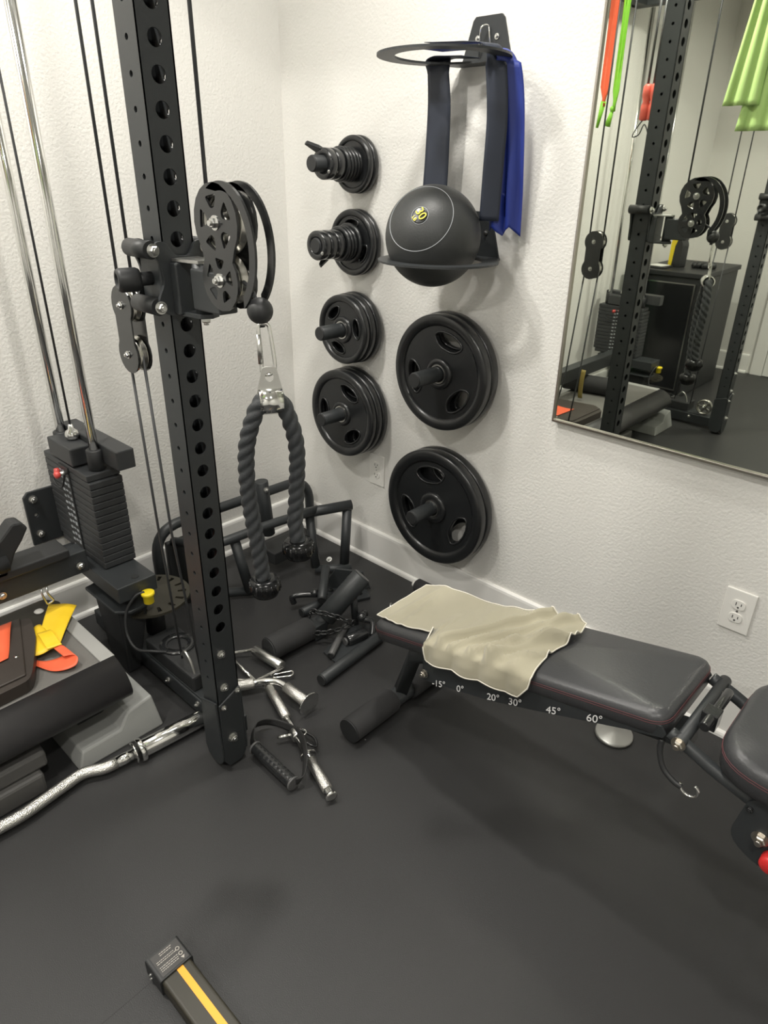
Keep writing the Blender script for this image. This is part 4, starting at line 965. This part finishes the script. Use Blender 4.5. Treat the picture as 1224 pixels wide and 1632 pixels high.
lab = MB().bb(x0+.004, x0+.052, yc-.026, yc+.030, H_+.004, H_+.0046).build('warning_label', LABEL, tl)
k = MB(); zt_ = H_+.0049; random.seed(5)
for i in range(9):                 # rows of tiny illegible print
    xx = x0+.008+i*.0042
    if i in (2, 5): continue
    y_ = yc-.022+(.012 if i < 2 else 0)
    while y_ < yc+.014: L_ = random.uniform(.0018, .0050); k.bb(xx, xx+.0014, y_, y_+L_, zt_-.0002, zt_); y_ += L_+.0011
k.build('label_text', LTXT, lab)
k = MB()
for xx, yy in ((x0+.024, yc+.021), (x0+.036, yc+.021)): k.lathe_closed([(.0026, 0), (.0042, 0), (.0042, .0002), (.0026, .0002)], (xx, yy, zt_), (0, 0, 1), 20)
k.prism([(x0+.043, yc+.017), (x0+.049, yc+.021), (x0+.043, yc+.025)], [], (0, 0, zt_), (1, 0, 0), (0, 1, 0), .0003); k.build('warning_symbols', LTXT, lab)

# ------------------------------------------------------------------ things seen only in the mirror
def hang_band(x, y, z0, z1, w0, w1, ma, label, wd=(.9, .3, 0), knot=False, thick=.004, name='resistance_band', cat='resistance band'):
    t = thing(name, label, cat, (x, y, z1)); rows = []
    n = 20
    for i in range(n+1):
        u = i/n; z = z0+(z1-z0)*u; wv = V(wd).normalized(); ww = w0+(w1-w0)*u
        if knot and u > .86: ww *= max(.25, 1-(u-.86)*9)
        rows.append([V((x, y, z))+wv*ww*(j/8-.5)+V((0, .006*math.sin(j*1.6+u*3), 0)) for j in range(9)])
    MB().grid(rows, thick).build('band_sheet', ma, t); return t
o1 = hang_band(.405, -1.50, 2.143, 1.64, .050, .060, OBAND, 'orange-red band hanging from the rear crossbeam, seen in the mirror', knot=True)
k = MB(); k.cyl((.405, -1.50, 1.66), (.388, -1.50, 1.56), .012, .006); k.build('green_tail', GREENB, o1)
g1 = hang_band(.458, -1.50, 2.143, 1.62, .035, .040, GREENB, 'lime green band hanging beside the orange one, seen in the mirror', knot=True)
k = MB(); k.sphere((.452, -1.50, 1.63), .012, 12); k.cyl((.452, -1.50, 1.625), (.436, -1.50, 1.565), .006, .014); k.build('band_knot', GREENB, g1)
# bands pass over the crossbeam
# red handled tubes
rh = thing('tube_handles', 'pair of red rubber handles hanging on grey tubes, seen in the mirror', 'exercise tube', (.455, -1.80, 1.6))
for dx in (0, .028):
    k = MB(); k.tube([(.455+dx, -1.80, 2.145), (.453+dx, -1.80, 1.74)], .006, 8); k.build('grey_tube', CABLE, rh)
    k = MB(); k.lathe([(.012, 0), (.020, .006), (.020, .06), (.015, .075), (.022, .10), (.022, .135), (.014, .145)], (.4550+dx*1.3, -1.80, 1.595), (.02, 0, 1), 18); k.build('handle_grip', REDH, rh)
k = MB(); k.tube(spline([(.455, -1.80, 1.60), (.425, -1.80, 1.56), (.415, -1.80, 1.53), (.445, -1.80, 1.54), (.465, -1.80, 1.58), (.495, -1.80, 1.53)], 6), .003, 6); k.build('cord_loop', CABLE, rh)
gt = thing('green_towel', 'pale green cloth hanging over the top beam, seen at the right of the mirror', 'towel', (.85, -2.0, 1.6))
for nm, xa, xb, zb_, yy in (('towel_fold', .735, .885, 1.65, -1.990), ('towel_fold', .805, .985, 1.55, -2.010)):
    rows = []
    for i in range(21):
        u = i/20; z = 2.1+(zb_-2.1)*u; c0 = (xa+xb)/2+.03*(1-u); hw = (xb-xa)/2*(.65+.35*u)
        rows.append([V((c0+hw*(j/6-1), yy+.010*math.sin(j*1.3+1), z)) for j in range(13)])
    MB().grid(rows, .003).build(nm, GREENT, gt)
# black cabinet in the far left corner
cbn = thing('storage_cabinet', 'black cabinet with a silver-edged door in the far corner, seen in the mirror', 'cabinet', (.27, -3.3, 0))
CX1, CY1, CY0, CZ = .47, -2.93, -3.55, .80
MB().bb(.03, CX1, CY0, CY1, 0, CZ-.03).build('body', BLKM, cbn, .006)
MB().bb(.02, CX1+.012, CY0-.01, CY1+.012, CZ-.03, CZ).build('top', BLKM, cbn, .004)
k = MB(); k.bb(.08, CX1-.04, CY1, CY1+.008, .05, CZ-.07); dr = k.build('door', BLKG, cbn, .002)
k = MB(); k.prism([(.075, .045), (CX1-.035, .045), (CX1-.035, CZ-.065), (.075, CZ-.065)], [[(.083, .053), (CX1-.043, .053), (CX1-.043, CZ-.073), (.083, CZ-.073)]], (0, CY1+.009, 0), (1, 0, 0), (0, 0, 1), .004); k.build('door_edge_trim', STEEL, dr)
bt = thing('spray_bottle', 'yellow and black bottle standing on the cabinet, seen in the mirror', 'bottle', (.20, -3.15, CZ))
k = MB(); k.prism([(p.x, p.y) for p in fillet([(-.045, 0, 0), (.045, 0, 0), (.045, .14, 0), (.015, .20, 0), (-.03, .20, 0), (-.045, .16, 0)], .01, 3, True)], [], (.20, -3.15, CZ), (.95, .3, 0), (0, 0, 1), .06); k.build('bottle_body', BLKM, bt, .006)
k = MB(); k.prism([(-.047, .005), (-.020, .005), (-.012, .13), (.012, .19), (-.028, .197), (-.047, .15)], [], (.20, -3.15, CZ), (.95, .3, 0), (0, 0, 1), .064); k.build('bottle_panel', YELC, bt, .003)
gl = thing('black_gloves', 'crumpled black training gloves on the cabinet top, seen in the mirror', 'gloves', (.36, -3.2, CZ))
k = MB()
for i in range(6): k.sphere((.31+.022*i, -3.17-.012*(i % 3), CZ+.018), .020+.004*(i % 2), 10)
k.build('glove_pile', BLKM, gl)
tr_ = thing('paper_tray', 'low tray with white papers on the cabinet, seen in the mirror', 'tray', (.12, -3.02, CZ))
MB().bb(.06, .20, -3.10, -2.97, CZ, CZ+.012).build('tray_base', BLKM, tr_, .002); MB().box((.13, -3.035, CZ+.015), (.10, .09, .004), Matrix.Rotation(.2, 3, 'Z')).build('papers', OUTL, tr_)
gb = thing('green_box', 'dark green carton with a white number standing beside the cabinet', 'box', (.08, -2.84, 0))
MB().bb(.03, .13, -2.90, -2.78, 0, .80).build('carton', mat('green_card', (.05, .12, .055), .6), gb, .004)
fr = rod((.16, -1.92, DZ+.052), (.50, -1.98, DZ+.052), .05, 'black foam roller lying across the deck, seen in the mirror', 'foam roller', 'foam_roller', FOAM)
# towel hanging tail of yellow band
yt = thing('strap_loop', 'tan webbing strap hanging down onto the deck, seen in the mirror', 'strap', (.34, -1.78, .30))
MB().grid([[V((.345+.026*(j/4-.5), -1.78+.01*math.sin(u*3), .40-.16*u)) for j in range(5)] for u in [i/10 for i in range(11)]], .003).build('strap_web', mat('tan_web', (.25, .19, .05), .6), yt)

for o in bpy.data.objects:
    if '_o' in o: del o['_o']
